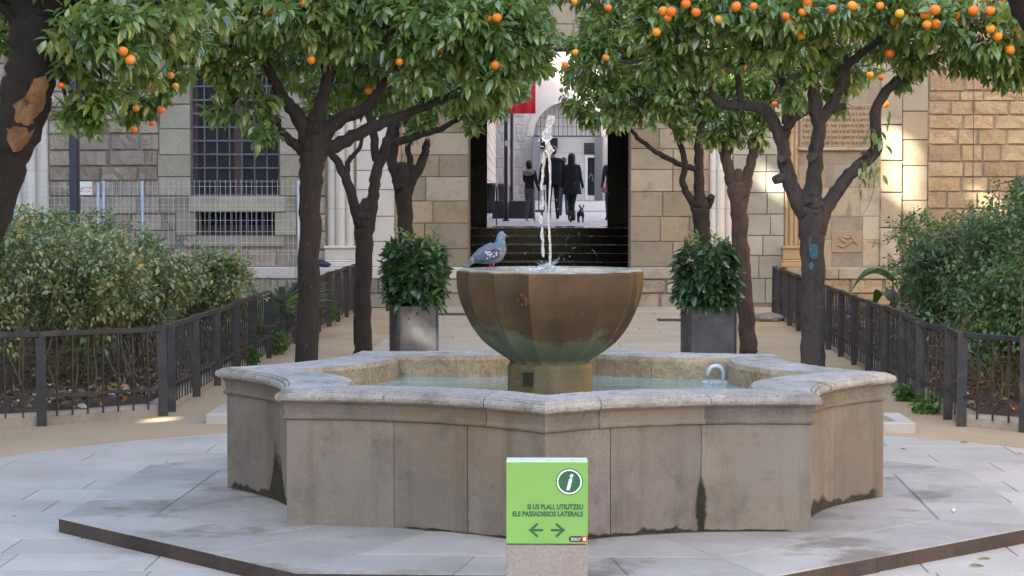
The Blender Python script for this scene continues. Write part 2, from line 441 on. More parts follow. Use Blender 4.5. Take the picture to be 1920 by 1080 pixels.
# ---- paving: a circle of slabs round the fountain and a path to the doorway and to the camera side
paving = link('paving', None)
tag(paving, 'pale stone paving circle and path leading to the doorway', 'paving', kind='structure')
PR = 3.72
circle = [(PR * math.cos(2 * math.pi * k / 64), PR * math.sin(2 * math.pi * k / 64)) for k in range(64)]
oct_in = [(2.0 * math.cos(2 * math.pi * k / 16), 2.0 * math.sin(2 * math.pi * k / 16)) for k in range(16)]
bed = []
for k in range(96):
    a = 2 * math.pi * k / 96; bed.append((PR * 0.998 * math.cos(a), PR * 0.998 * math.sin(a)))
jb = mesh([C(u, v, 0.004) for u, v in bed], [tuple(range(96))], M['joint'])
link('joint_bed', jb, paving)
jp = mesh([C(u, v, 0.0045) for u, v in ((-1.75, 3.2), (1.75, 3.2), (1.75, 18.1), (-1.75, 18.1))], [(0, 1, 2, 3)], M['joint'])
link('joint_bed', jp, paving)
def slab(poly, z=0.014, mat='slab'):
    if len(poly) < 3: return
    a = 0.0
    for i in range(len(poly)):
        x0, y0 = poly[i]; x1, y1 = poly[(i + 1) % len(poly)]; a += x0 * y1 - x1 * y0
    if abs(a) < 0.02: return
    zz = z + random.uniform(-0.0012, 0.0012)
    P_ = [C(u, v) for u, v in poly]
    me = prism([(p.x, p.y) for p in P_], -0.02, zz, [M[mat]], 0, 0.003)
    link('slab', me, paving)
RH = 0.385; GAP = 0.0028
row = 0; v = -PR
while v < PR:
    u = -PR - random.uniform(0, 0.8)
    while u < PR:
        L_ = random.choice((0.75, 0.9, 1.0, 0.62))
        q = [(u + GAP, v + GAP), (u + L_ - GAP, v + GAP), (u + L_ - GAP, v + RH - GAP), (u + GAP, v + RH - GAP)]
        if not all(math.hypot(*p) < 2.05 for p in q):
            slab(clip_poly(q, circle))
        u += L_
    v += RH
v = 3.55
while v < 18.0:
    u = -1.75 - random.uniform(0, 0.8)
    h = 0.50
    while u < 1.75:
        L_ = random.choice((0.75, 0.9, 1.05))
        a, b = max(u, -1.75), min(u + L_, 1.75)
        if b - a > 0.12 and not (v < PR and math.hypot(min(abs(a), abs(b)), v) < PR - 0.2):
            q = [(a + GAP, v + GAP), (b - GAP, v + GAP), (b - GAP, v + h - GAP), (a + GAP, v + h - GAP)]
            slab(q, 0.017, 'path')
        u += L_
    v += h

# ---- octagonal platform of the fountain
plat = link('platform', None)
tag(plat, 'low octagonal stone platform under the fountain', 'platform', kind='structure')
PZ = 0.08
POR = 2.42
def octa(r_, k, rot=R(22.5 - 2.9)):
    a = rot + R(45) * k
    return Vector((r_ * math.cos(a), r_ * math.sin(a)))
def ring(r0, r1, n, tw=0.0):
    for k in range(8):
        a0, b0 = octa(r0, k), octa(r0, k + 1); a1, b1 = octa(r1, k), octa(r1, k + 1)
        cuts = [0] + sorted((i + random.uniform(-0.18, 0.18)) / n for i in range(1, n)) + [1]
        for i in range(n):
            t0, t1 = cuts[i], cuts[i + 1]
            po = [a0.lerp(b0, t0), a0.lerp(b0, t1), a1.lerp(b1, t1), a1.lerp(b1, t0)]
            c_ = sum(po, Vector((0, 0))) / 4
            po = [p + (c_ - p).normalized() * 0.0016 for p in po]
            po = [(FC.x + p.x, FC.y + p.y) for p in po]
            a = sum(po[i][0] * po[(i + 1) % 4][1] - po[(i + 1) % 4][0] * po[i][1] for i in range(4))
            if a < 0: po = po[::-1]
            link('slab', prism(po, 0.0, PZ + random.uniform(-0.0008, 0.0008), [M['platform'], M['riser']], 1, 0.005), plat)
ring(POR, 1.96, 3)
ring(1.955, 1.30, 2)
link('joint_bed', prism([(FC.x + octa(POR - 0.012, k).x, FC.y + octa(POR - 0.012, k).y) for k in range(8)], 0.0, PZ - 0.005, [M['kerb']]), plat)

# ================================================================== FOUNTAIN
fount = thing('fountain', 'eight-sided stone fountain with concave sides and a raised brown bowl', 'fountain', (FC.x, FC.y, PZ))
VA = [(174.8, 1.64), (220.1, 1.575), (268.2, 1.55), (313.0, 1.655), (354.7, 1.645), (399.5, 1.60), (445.0, 1.60), (489.5, 1.60)]
FV = [Vector((r_ * math.cos(R(a)), r_ * math.sin(R(a)))) for a, r_ in VA]
SAG = 0.145
def side_pt(i, t, off=0.0):
    """point on concave side i, t in 0..1, offset outwards by off (mitred at the corners)"""
    a, b = FV[i], FV[(i + 1) % 8]
    def corner(j):
        return FV[j % 8] + FV[j % 8].normalized() * off * (0.80 if off > 0 else 1.28)
    a2, b2 = corner(i), corner(i + 1)
    m_ = (a2 + b2) / 2
    n_ = -(m_.normalized())
    p = a2.lerp(b2, t) + n_ * (SAG * 4 * t * (1 - t))
    return p
def sweep_side(i, t0, t1, prof, mats, nseg=8, jag=0.0, mi=None):
    """prof: closed list of (offset, z); swept along side i between t0 and t1"""
    V = []; F = []; n = len(prof); MI = []
    for k in range(nseg + 1):
        t = t0 + (t1 - t0) * k / nseg
        for j, (o, z) in enumerate(prof):
            jj = random.uniform(-jag, jag) if jag else 0
            p = side_pt(i, t, o + jj)
            V.append((p.x, p.y, z + (random.uniform(-jag, jag) if jag else 0)))
    for k in range(nseg):
        for j in range(n):
            F.append((k * n + j, k * n + (j + 1) % n, (k + 1) * n + (j + 1) % n, (k + 1) * n + j)); MI.append(mi[j] if mi else 0)
    F.append(tuple(range(n - 1, -1, -1))); MI.append(0)
    F.append(tuple(nseg * n + j for j in range(n))); MI.append(0)
    me = mesh(V, F, mats, mi=MI)
    bm = bmesh.new(); bm.from_mesh(me); bmesh.ops.recalc_face_normals(bm, faces=bm.faces); bm.to_mesh(me); bm.free()
    return me
RIMZ = 0.615
wallprof = [(0.0, 0.0), (0.0, 0.475), (-0.26, 0.475), (-0.26, 0.0)]
copeprof = [(0.004, 0.476), (0.022, 0.482), (0.026, 0.492), (0.018, 0.500), (0.008, 0.506), (0.010, 0.525), (0.018, 0.545), (0.034, 0.560),
            (0.060, 0.563), (0.074, 0.572), (0.078, 0.584), (0.072, 0.595), (0.060, 0.600), (0.051, 0.590), (0.046, 0.606), (0.032, 0.609),
            (0.026, 0.598), (0.019, 0.613), (-0.05, RIMZ), (-0.20, RIMZ), (-0.245, 0.608), (-0.262, 0.585), (-0.264, 0.476)]
cope_mi = [1] * 8 + [0] * 12 + [2, 2, 1]
JOINTS = {0: [0.30, 0.42], 1: [0.37, 0.66], 2: [0.28, 0.63], 3: [0.32, 0.66], 4: [0.5], 5: [0.34, 0.66], 6: [0.33, 0.64], 7: [0.5]}
CJ = {0: [0.45], 1: [0.36, 0.74], 2: [0.23, 0.64], 3: [0.5], 4: [0.5], 5: [0.4, 0.75], 6: [0.35, 0.7], 7: [0.5]}
for i in range(8):
    cs = [0.0] + JOINTS[i] + [1.0]
    for a, b in zip(cs[:-1], cs[1:]):
        e0 = 0.0015 if a > 0 else 0.0; e1 = 0.0015 if b < 1 else 0.0
        link('wall_block', sweep_side(i, a + e0, b - e1, wallprof, [M['fstone'], M['inner']], 6, 0.0, [0, 0, 1, 0]), fount)
    cs = [0.0] + CJ[i] + [1.0]
    for a, b in zip(cs[:-1], cs[1:]):
        e0 = 0.0016 if a > 0 else 0.0; e1 = 0.0016 if b < 1 else 0.0
        link('coping_block', smooth(sweep_side(i, a + e0, b - e1, copeprof, [M['coping'], M['fstone'], M['inner']], 22, 0.0013, cope_mi), False), fount)
# basin floor and water
flo = [side_pt(i, t / 6, -0.15) for i in range(8) for t in range(6)]
link('basin_floor', mesh([(p.x, p.y, 0.2) for p in flo], [tuple(range(48))], M['inner']), fount)
def water_mat(name, col, alpha_rough=0.06):
    m, N, L, P = nodes_of(name)
    geo = N.new('ShaderNodeNewGeometry'); pos = geo.outputs['Position']
    nz = noise(N, L, pos, 2.2, 3, 0.5)
    mp = N.new('ShaderNodeMapping'); mp.inputs['Scale'].default_value = (0.6, 3.5, 1); L.new(pos, mp.inputs[0])
    st = noise(N, L, mp.outputs[0], 2.4, 3, 0.5)
    L.new(ramp(N, L, st, [(0.35, [c * 0.72 for c in col]), (0.65, col)]), P.inputs['Base Color'])
    P.inputs['Roughness'].default_value = alpha_rough
    P.inputs['IOR'].default_value = 1.33
    h = math_n(N, L, 'ADD', noise(N, L, pos, 16, 3, 0.5), math_n(N, L, 'MULTIPLY', noise(N, L, pos, 45, 2, 0.5), 0.35))
    L.new(bump(N, L, h, 0.35, 0.02), P.inputs['Normal'])
    return m
M['water'] = water_mat('basin_water', (0.30, 0.40, 0.34))
wat = [side_pt(i, t / 6, -0.257) for i in range(8) for t in range(6)]
link('water', mesh([(p.x, p.y, 0.495) for p in wat], [tuple(range(48))], M['water']), fount)

# pedestal and bowl (sixteen facets)
def bowl_mat():
    m, N, L, P = nodes_of('bowl_stone')
    tc = N.new('ShaderNodeTexCoord'); pos = tc.outputs['Object']
    sep = N.new('ShaderNodeSeparateXYZ'); L.new(pos, sep.inputs[0])
    big = noise(N, L, pos, 6, 9, 0.68)
    col = ramp(N, L, big, [(0.3, (0.028, 0.0150, 0.0060)), (0.5, (0.060, 0.033, 0.0135)), (0.75, (0.108, 0.064, 0.027))])
    at = N.new('ShaderNodeAttribute'); at.attribute_name = 'gore'
    cg = N.new('ShaderNodeCombineColor')
    for i in range(3): L.new(at.outputs['Fac'], cg.inputs[i])
    col = mixc(N, L, 1.0, col, cg.outputs[0], 'MULTIPLY')
    fin = noise(N, L, pos, 110, 3, 0.7)
    col = mixc(N, L, mapr(N, L, fin, 0.5, 0.72, 0, 0.35), col, (0.14, 0.082, 0.036))
    # green-grey algae low on the bowl, in ragged patches
    alg = math_n(N, L, 'ADD', mapr(N, L, sep.outputs['Z'], 0.92, 0.62, -0.16, 0.40, False), noise(N, L, pos, 6.5, 7, 0.68))
    side = math_n(N, L, 'MULTIPLY', sep.outputs['X'], -0.16)
    alg = math_n(N, L, 'ADD', alg, side)
    fa = mapr(N, L, alg, 0.52, 0.62, 0, 0.8)
    col = mixc(N, L, fa, col, (0.100, 0.120, 0.080))
    mp = N.new('ShaderNodeMapping'); mp.inputs['Scale'].default_value = (1, 1, 0.12); L.new(pos, mp.inputs[0])
    oc = math_n(N, L, 'ADD', noise(N, L, mp.outputs[0], 9, 4, 0.6), mapr(N, L, sep.outputs['X'], 0.15, 0.5, -0.12, 0.14))
    col = mixc(N, L, mapr(N, L, oc, 0.58, 0.7, 0, 0.65), col, (0.20, 0.105, 0.028))
    L.new(col, P.inputs['Base Color'])
    L.new(mapr(N, L, big, 0.3, 0.7, 0.55, 0.85), P.inputs['Roughness'])
    h = math_n(N, L, 'ADD', fin, big)
    L.new(bump(N, L, h, 0.5, 0.006), P.inputs['Normal'])
    return m
M['bowl'] = bowl_mat()
M['ped'] = stone('pedestal_stone', (0.085, 0.066, 0.032), (0.15, 0.118, 0.062), 6, 0, 0.6, 0.6, 80, spots=[((0.06, 0.072, 0.036), 5, 0.48, 0.66, 0.7)], streak=((0.21, 0.12, 0.04), 11, 0.55, 0.7, 0.7))
BZ = 1.115                        # bowl rim above platform
_kp = [(0.200, 0.648), (0.209, 0.668), (0.248, 0.694), (0.292, 0.724), (0.324, 0.750), (0.353, 0.779), (0.390, 0.830), (0.418, 0.880), (0.440, 0.930), (0.456, 0.975), (0.466, 1.020), (0.470, 1.065), (0.471, 1.100)]
_pr, _ = refine([(r_, 0, z) for r_, z in _kp], [0] * len(_kp), 4)
prof = [(p.x, p.z) for p in _pr] + [(0.467, 1.110), (0.455, 1.116), (0.405, 1.118), (0.396, 1.108), (0.385, 1.06), (0.30, 1.02)]
NR0 = len(_pr)
V = []; F = []; NB = 16; SUBF = 6
nn = NB * SUBF
for r_, z in prof:
    for k in range(nn):
        a = 2 * math.pi * (k / nn) + R(9.0)
        ph = (k % SUBF) / SUBF                       # flat gores with raised arrises
        fl = math.cos(math.pi / NB) / math.cos((ph - 0.5) * 2 * math.pi / NB)
        groove = 1 - 0.040 * math.sin(math.pi * ph)
        rr = r_ * fl * groove if z < 1.112 else r_ * (0.5 + 0.5 * fl) * (0.4 + 0.6 * groove)
        V.append((rr * math.cos(a), rr * math.sin(a), z))
for i in range(len(prof) - 1):
    for k in range(nn):
        F.append((i * nn + k, i * nn + (k + 1) % nn, (i + 1) * nn + (k + 1) % nn, (i + 1) * nn + k))
F.append(tuple(range(nn - 1, -1, -1))); F.append(tuple((len(prof) - 1) * nn + k for k in range(nn)))
M['rim'] = stone('wet_glint_rim', (0.16, 0.13, 0.08), (0.36, 0.33, 0.26), 9, 0, 0.3, 0.7, 70)  # bright wet glint of the rim put into a paler colour
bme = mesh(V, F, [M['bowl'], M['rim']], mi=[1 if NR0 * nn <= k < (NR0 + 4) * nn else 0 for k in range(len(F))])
gt = [1.25, 0.95, 1.1, 0.8, 1.05, 0.9, 1.3, 1.15, 0.85, 1.2, 0.95, 1.35, 1.0, 0.85, 0.72, 1.1]
ga = bme.attributes.new('gore', 'FLOAT', 'FACE'); ga.data.foreach_set('value', [gt[((k % nn) // SUBF) % 16] for k in range(len(F))])
bowl = link('bowl', bme, fount)
link('bowl_water', lathe([(0.398, 1.098), (0.398, 1.1115), (0.0005, 1.1115)], 48, M['water'], False, False), bowl)
link('pedestal', lathe([(0.212, 0.2), (0.212, 0.63), (0.205, 0.65)], 16, M['ped'], False), fount)
link('drain_hole', box((-0.112, -0.185, 0.585), (0.048, 0.02, 0.066), M['void'], R(-31)), fount)
# chipped carved knot on the bowl
bm = bmesh.new()
for k in range(26):
    a = random.uniform(0, 6.28); rr = 0.03 * math.sqrt(random.random())
    cx, cz = rr * math.cos(a), rr * math.sin(a)
    bmesh.ops.create_icosphere(bm, subdivisions=1, radius=random.uniform(0.006, 0.012), matrix=Matrix.Translation((cx, 0, cz)) @ Matrix.Rotation(random.random() * 3, 4, 'Y') @ Matrix.Diagonal((1.2, 0.28, 0.7, 1)))
M['knot'] = stone('knot_stone', (0.045, 0.018, 0.008), (0.19, 0.085, 0.028), 30, 0, 0.8, 0.8, 90)
link('carved_knot', bm_mesh(bm, M['knot'], True), bowl, (-0.132, -0.4325, 0.985), (0, 0, R(-17)))

# water jet, splash, drops
m, N, L, P = nodes_of('splashing_water')
P.inputs['Base Color'].default_value = (0.92, 0.95, 0.98, 1); P.inputs['Roughness'].default_value = 0.12
P.inputs['IOR'].default_value = 1.33; P.inputs['Transmission Weight'].default_value = 0.75
M['foam'] = m
pts = []; rad = []
z = 1.105
while z < 1.70:
    pts.append((-0.004 + 0.004 * math.sin(z * 17), 0.003 * math.cos(z * 13), z)); rad.append(0.0044 + 0.0018 * random.random()); z += 0.02
while z < 1.875:
    pts.append((-0.008 + 0.008 * math.sin(z * 31), 0.005 * math.cos(z * 27), z)); rad.append(0.015 + 0.005 * math.sin(z * 75) + 0.007 * random.random()); z += 0.009
pts.append((-0.010, 0, z)); rad.append(0.006)
V1, F1 = tube_data(pts, rad, 11, 0.30)
items = [(V1, F1)]
z = 1.70
while z > 1.14:                                        # falling ropes of water beside the stem
    ln = random.uniform(0.03, 0.10)
    x0 = -0.030 - 0.012 * random.random() - 0.012 * (1.7 - z); y0 = random.uniform(-0.015, 0.01)
    n_ = 6
    p_ = [(x0 + random.uniform(-0.003, 0.003), y0, z - ln * q / (n_ - 1)) for q in range(n_)]
    r_ = [0.002 + random.uniform(0.003, 0.008) * math.sin(math.pi * (q + 0.4) / n_) for q in range(n_)]
    items.append(tube_data(p_, r_, 7, 0.2)); z -= ln * random.uniform(0.75, 1.6)
Vj, Fj = join_data(items)
link('water_jet', mesh(Vj, Fj, M['foam'], sm=True), fount)
bm = bmesh.new()
for k in range(170):                                    # splash crown where the water falls back
    a = random.uniform(0, 6.28); rr = abs(random.gauss(0, 0.055))
    h = max(0.0, 0.035 - rr * 0.3) * random.random()
    bmesh.ops.create_icosphere(bm, subdivisions=1, radius=random.uniform(0.002, 0.0075), matrix=Matrix.Translation((rr * math.cos(a) - 0.012, rr * math.sin(a), 1.112 + h)) @ Matrix.Rotation(random.random() * 3, 4, 'X') @ Matrix.Diagonal((1, random.uniform(0.5, 1.6), 0.7, 1)))
for k in range(16):
    a = random.uniform(0, 6.28); e = random.uniform(0.15, 0.8); d0 = random.uniform(0.02, 0.05); d1 = d0 + random.uniform(0.02, 0.055)
    dv = Vector((math.cos(a) * math.cos(e), math.sin(a) * math.cos(e), math.sin(e)))
    q = dv.to_track_quat('Z', 'Y').to_matrix().to_4x4()
    bmesh.ops.create_cone(bm, segments=5, radius1=0.0022, radius2=0.0006, depth=d1 - d0, cap_ends=True, matrix=Matrix.Translation(Vector((-0.012, 0, 1.115)) + dv * (d0 + d1) / 2) @ q)
sp = link('splash', bm_mesh(bm, M['foam'], True), fount); sp['kind'] = 'stuff'
bm = bmesh.new()
for k in range(70):
    a = random.uniform(0, 6.28); rr = random.uniform(0.03, 0.30); z = 1.12 + random.random() ** 1.4 * 0.45
    bmesh.ops.create_icosphere(bm, subdivisions=1, radius=random.uniform(0.0007, 0.0018), matrix=Matrix.Translation((rr * math.cos(a), rr * math.sin(a), z)) @ Matrix.Rotation(random.uniform(-0.4, 0.4), 4, 'Y') @ Matrix.Diagonal((0.7, 0.7, random.uniform(1.5, 5), 1)))
for k in range(14):
    bmesh.ops.create_icosphere(bm, subdivisions=1, radius=random.uniform(0.002, 0.004), matrix=Matrix.Translation((-0.045 + random.uniform(-0.02, 0.01), random.uniform(-0.02, 0.02), random.uniform(1.72, 1.82))))
dr = link('water_drops', bm_mesh(bm, M['foam'], True), fount); dr['kind'] = 'stuff'

# bent filler pipe in the basin, with its bubbling water
pc = PD(1342, 703, 10.92) - Vector((FC.x, FC.y, PZ))
pp = [(pc.x + 0.042, pc.y, 0.42), (pc.x + 0.042, pc.y, 0.525)] + [(pc.x + 0.042 * math.cos(a), pc.y, 0.535 + 0.042 * math.sin(a)) for a in [math.pi * q / 8 for q in range(9)]] + [(pc.x - 0.042, pc.y, 0.520)]
link('filler_pipe', tube(pp, [0.0135] * len(pp), M['steel'], 10), fount)
bm = bmesh.new()
for k in range(30):
    a = random.uniform(0, 6.28); rr = 0.045 * math.sqrt(random.random())
    bmesh.ops.create_icosphere(bm, subdivisions=2, radius=random.uniform(0.008, 0.016), matrix=Matrix.Translation((pc.x - 0.005 + rr * math.cos(a) * 1.4, pc.y - 0.03 + rr * math.sin(a), 0.492)) @ Matrix.Diagonal((1.3, 1.2, 0.9, 1)))
bb = link('bubbling_water', bm_mesh(bm, M['foam'], True), fount); bb['kind'] = 'stuff'
# moss creeping up the foot of the walls and running down one joint
def moss_patch(i, t0, t1, hfun, n=26, off=0.0025):
    V = []; F = []
    n *= 2
    hs_ = [hfun((k + 0.5) / (n + 1)) * (1 + 0.35 * math.sin(k * 0.37 + i) + 0.25 * math.sin(k * 0.13)) for k in range(n + 1)]
    for _ in range(2): hs_ = [(hs_[max(k - 1, 0)] + hs_[k] * 1.4 + hs_[min(k + 1, n)]) / 3.4 for k in range(n + 1)]
    for k in range(n + 1):
        t = t0 + (t1 - t0) * k / n
        p = side_pt(i, t, off); q = side_pt(i, t, off + 0.012)
        h = max(0.002, hs_[k])
        V += [(q.x, q.y, 0.0035), (p.x, p.y, h * 0.6), (side_pt(i, t, 0.0012).x, side_pt(i, t, 0.0012).y, h * 1.35)]
    for k in range(n):
        F += [(3 * k, 3 * k + 3, 3 * k + 4, 3 * k + 1), (3 * k + 1, 3 * k + 4, 3 * k + 5, 3 * k + 2)]
    ed_ = lambda k: min(1.0, k / 6, (n - k) / 6)
    mo = link('moss', fade(mesh(V, F, M['moss']), [(0.55, 0.62, 0.0)[q % 3] * ed_(q // 3) for q in range(len(V))]), fount); mo['kind'] = 'stuff'
jg = lambda a, b: random.uniform(a, b)
moss_patch(2, 0.05, 0.95, lambda t: jg(0.008, 0.030) * (1.3 - t), 60)
moss_patch(0, 0.02, 0.75, lambda t: jg(0.010, 0.035) + jg(0.10, 0.19) * math.exp(-((t - 0.52) / 0.07) ** 2) + 0.05 * math.exp(-((t - 0.6) / 0.2) ** 2), 60)
moss_patch(3, 0.05, 0.98, lambda t: jg(0.012, 0.035) + 0.028 * math.exp(-((t - 0.35) / 0.28) ** 2), 60)
moss_patch(1, 0.40, 1.0, lambda t: jg(0.002, 0.010), 40)
def moss_run(i, tc, z0, z1, wd):
    V = []; F = []; n = 16
    for k in range(n + 1):
        z = z0 + (z1 - z0) * k / n
        ww = wd * (0.5 + 0.6 * math.sin(math.pi * min(1, (k + 1.5) / n)) + jg(-0.12, 0.12)) if k < n else 0.001
        for m_ in (-1.5, -0.6, 0.6, 1.5):
            a = side_pt(i, tc + ww * m_, 0.0015); V.append((a.x, a.y, z))
    for k in range(n):
        for q in range(3): F.append((4 * k + q, 4 * k + q + 1, 4 * k + q + 5, 4 * k + q + 4))
    mo = link('moss', fade(mesh(V, F, M['moss']), [(0.0, 0.62, 0.62, 0.0)[q % 4] * min(1.0, (n - q // 4) / 4) for q in range(len(V))]), fount); mo['kind'] = 'stuff'
moss_run(2, 0.63, 0.004, 0.255, 0.014)

# ================================================================== SIGN
SY = 7.75
M['signgreen'] = plain('sign_green', (0.19, 0.41, 0.095), 0.32, 0, 0.06, 3, dirt=((0.13, 0.28, 0.075), 14, 0.58, 0.8, 0.45), bmp=0.05)
M['signedge'] = plain('sign_edge', (0.55, 0.70, 0.55), 0.4, 0, 0.08, 10)
M['signdark'] = plain('sign_dark_green', (0.008, 0.105, 0.045), 0.4, 0, 0.03)
M['signwhite'] = plain('sign_white', (0.75, 0.77, 0.75), 0.4, 0, 0.03)
M['signblack'] = plain('sign_black', (0.012, 0.012, 0.012), 0.4, 0, 0.03)
M['signred'] = plain('sign_red', (0.55, 0.015, 0.03), 0.4, 0, 0.03)
M['signpost'] = stone('sign_post', (0.27, 0.235, 0.215), (0.33, 0.295, 0.275), 4, 0, 0.8, 0.2, 90)
s0 = PD(949, 866, SY); s1 = PD(1102, 1021, SY)
SW = s1.x - s0.x; SH = s0.z - s1.z
sx = (s0.x + s1.x) / 2
sign = thing('information_sign', 'square green information panel on a grey block in front of the fountain', 'sign', (sx, SY, 0), R(-0.8))
link('post', box((0, 0.055, s1.z / 2 - 0.001), (SW * 1.0, 0.10, s1.z - 0.002), M['signpost'], 0, 0.004), sign)
pz = s1.z
pnl = link('panel', box((0, 0.05, pz + SH / 2 + 0.001), (SW, 0.10, SH - 0.002), [M['signgreen']], 0, 0.0025), sign)
link('top_edge', box((0, 0.05, pz + SH + 0.001), (SW * 0.99, 0.098, 0.005), M['signedge']), sign)
for dx in (-0.095, 0.098):
    link('rivet', box((dx, 0.03, pz + SH + 0.0055), (0.006, 0.006, 0.004), M['steel']), sign)
FX_ = Matrix.Rotation(R(90), 4, 'X')
def on_sign(name, me, x, z, d=0.0012, parent=None):
    return link(name, me, parent or sign, (x, -d, z), (R(90), 0, 0))
def disc(r_, mat, n=40, r0=0.0):
    if r0 <= 0: return mesh([(r_ * math.cos(2 * math.pi * k / n), r_ * math.sin(2 * math.pi * k / n), 0) for k in range(n)], [tuple(range(n))], mat)
    V = []
    for k in range(n):
        a = 2 * math.pi * k / n; V += [(r_ * math.cos(a), r_ * math.sin(a), 0), (r0 * math.cos(a), r0 * math.sin(a), 0)]
    return mesh(V, [(2 * k, (2 * k + 2) % (2 * n), (2 * k + 3) % (2 * n), 2 * k + 1) for k in range(n)], mat)
U = SW / 712.0                    # sign units: photo zoom pixels
def sgx(x): return (x - 448) * U
def sgz(y): return pz + SH - (y - 72) * U
on_sign('roundel', disc(117 * U, M['signdark']), sgx(643), sgz(246))
on_sign('roundel_ring', disc(109 * U, M['signwhite'], 40, 96 * U), sgx(643), sgz(246), 0.0018)
on_sign('letter', text_mesh('i', 205 * U, M['signwhite'], 'CENTER', 1.0, 5 * U, 0.25), sgx(632), sgz(314), 0.0022)
def fit_text(s, x1, x0, ybase, cap, mat, bold=2.4):
    me = text_mesh(s, cap * U / 0.70, mat, 'LEFT', 1.0, bold * U)
    xs = [v.co.x for v in me.vertices]
    k = (x1 - x0) * U / (max(xs) - min(xs)); mn = min(xs)
    me.transform(Matrix.Diagonal((k, 1, 1, 1)) @ Matrix.Translation((-mn, 0, 0)))
    on_sign('lettering', me, sgx(x0), sgz(ybase), 0.0018)['kind'] = 'stuff'
fit_text('SI US PLAU, UTILITZEU', 763, 276, 486, 42, M['signdark'])
fit_text('ELS PASSADISSOS LATERALS', 763, 148, 548, 42, M['signdark'])
def arrow(x, z, s):
    t_ = 0.5 * 20 * U
    def bar(p, q):
        d = (Vector(q) - Vector(p)).normalized(); n_ = Vector((-d.y, d.x)) * t_
        a, b = Vector(p) - d * t_ * 0.8, Vector(q) + d * t_ * 0.8
        return [a + n_, b + n_, b - n_, a - n_]
    V = []; F = []
    for p, q, in (((-55, 0), (52, 0)), ((-50, 0), (8, 52)), ((-50, 0), (8, -52))):
        k = len(V); V += [(v.x * s, v.y, 0.00005 * k) for v in bar([c * U for c in p], [c * U for c in q])]; F.append((k, k + 1, k + 2, k + 3))
    on_sign('arrow', mesh(V, F, M['signdark']), sgx(x), sgz(z), 0.0018)
arrow(354, 670, 1); arrow(541, 670, -1)
def rrect(x0, x1, y0, y1, rad, mat, corners):
    P_ = []
    for (cx, cy, a0, on) in ((x1, y1, 0, corners[0]), (x0, y1, 90, corners[1]), (x0, y0, 180, corners[2]), (x1, y0, 270, corners[3])):
        rr = rad if on else 0.0001
        ox = cx - rr if cx == x1 else cx + rr; oy = cy - rr if cy == y1 else cy + rr
        for k in range(7): P_.append((ox + rr * math.cos(R(a0 + 15 * k)), oy + rr * math.sin(R(a0 + 15 * k)), 0))
    return mesh(P_, [tuple(range(len(P_)))], mat)
lg = on_sign('emblem', rrect(0, 110 * U, -26 * U, 26 * U, 22 * U, M['signblack'], (0, 1, 1, 0)), sgx(640), sgz(748))
on_sign('emblem_red', rrect(0, 51 * U, -26 * U, 26 * U, 3 * U, M['signred'], (0, 0, 0, 0)), sgx(750), sgz(748), 0.0014)
for j, (tx, sz) in enumerate((('Ajuntament de', 15), ('Barcelona', 20))):
    me = text_mesh(tx, sz * U * 1.05, M['signwhite'], 'LEFT', 0.92, 0.3 * U)
    on_sign('lettering', me, sgx(658), sgz(744 + 17 * j), 0.0020)['kind'] = 'stuff'
for k in range(4):
    a = R(90 * k + 45)
    on_sign('emblem_petal', disc(7.5 * U, M['signwhite'], 10), sgx(776) + 9 * U * math.cos(a), sgz(748) + 9 * U * math.sin(a), 0.0020 + 0.0001 * k)
on_sign('emblem_petal', box((0, 0, 0), (5 * U, 34 * U, 0.0002), M['signwhite']), sgx(776), sgz(748), 0.0026)

# ================================================================== FACADE WITH THE PASSAGE
FY = 28.4
def fpt(px, py=360):               # photo pixel -> facade coordinates (x along the wall, z up)
    r = ray(px, py)
    n = Vector((-math.sin(YAW), math.cos(YAW), 0)); o = Vector((0.5, FY, 0))
    t = (o - Vector((0, 0, EYE))).dot(n) / r.dot(n)
    p = Vector((0, 0, EYE)) + r * t - o
    return p.x * math.cos(YAW) + p.y * math.sin(YAW), p.z
def fx(px): return fpt(px)[0]
def fz(py): return fpt(960, py)[1]
fac = thing('stone_building', 'old stone courtyard building with a dark passage through it and barred windows', 'building', (0.5, FY, 0), YAW)
DX0, DX1, DTOP = fx(878), fx(1182), 3.55
HB = 9.0
# masonry core (mortar face 2 cm behind the stone faces)
WX0, WX1, WZ0, WZ1 = fx(358), fx(525), fz(367), 3.25
BX0, BX1, BZ0, BZ1 = fx(367), fx(515), fz(442), fz(398)
def wallbox(n, x0, x1, y0, y1, z0, z1, mat): return link(n, box2(x0, x1, y0, y1, z0, z1, mat), fac)
wallbox('wall', -16, WX0, 0, 0.8, 0, HB, M['mortar'])
wallbox('wall', WX0, WX1, 0, 0.8, 0, BZ0, M['mortar'])
wallbox('wall', WX0, BX0, 0, 0.8, BZ0, BZ1, M['mortar'])
wallbox('wall', BX1, WX1, 0, 0.8, BZ0, BZ1, M['mortar'])
wallbox('wall', WX0, WX1, 0, 0.8, BZ1, WZ0, M['mortar'])
wallbox('wall', WX0, WX1, 0, 0.8, WZ1, HB, M['mortar'])
wallbox('wall', WX1, DX0, 0, 0.8, 0, HB, M['mortar'])
wallbox('wall', DX1, 16, 0, 0.8, 0, HB, M['mortar'])
wallbox('wall', DX0, DX1, 0, 0.8, DTOP, HB, M['mortar'])
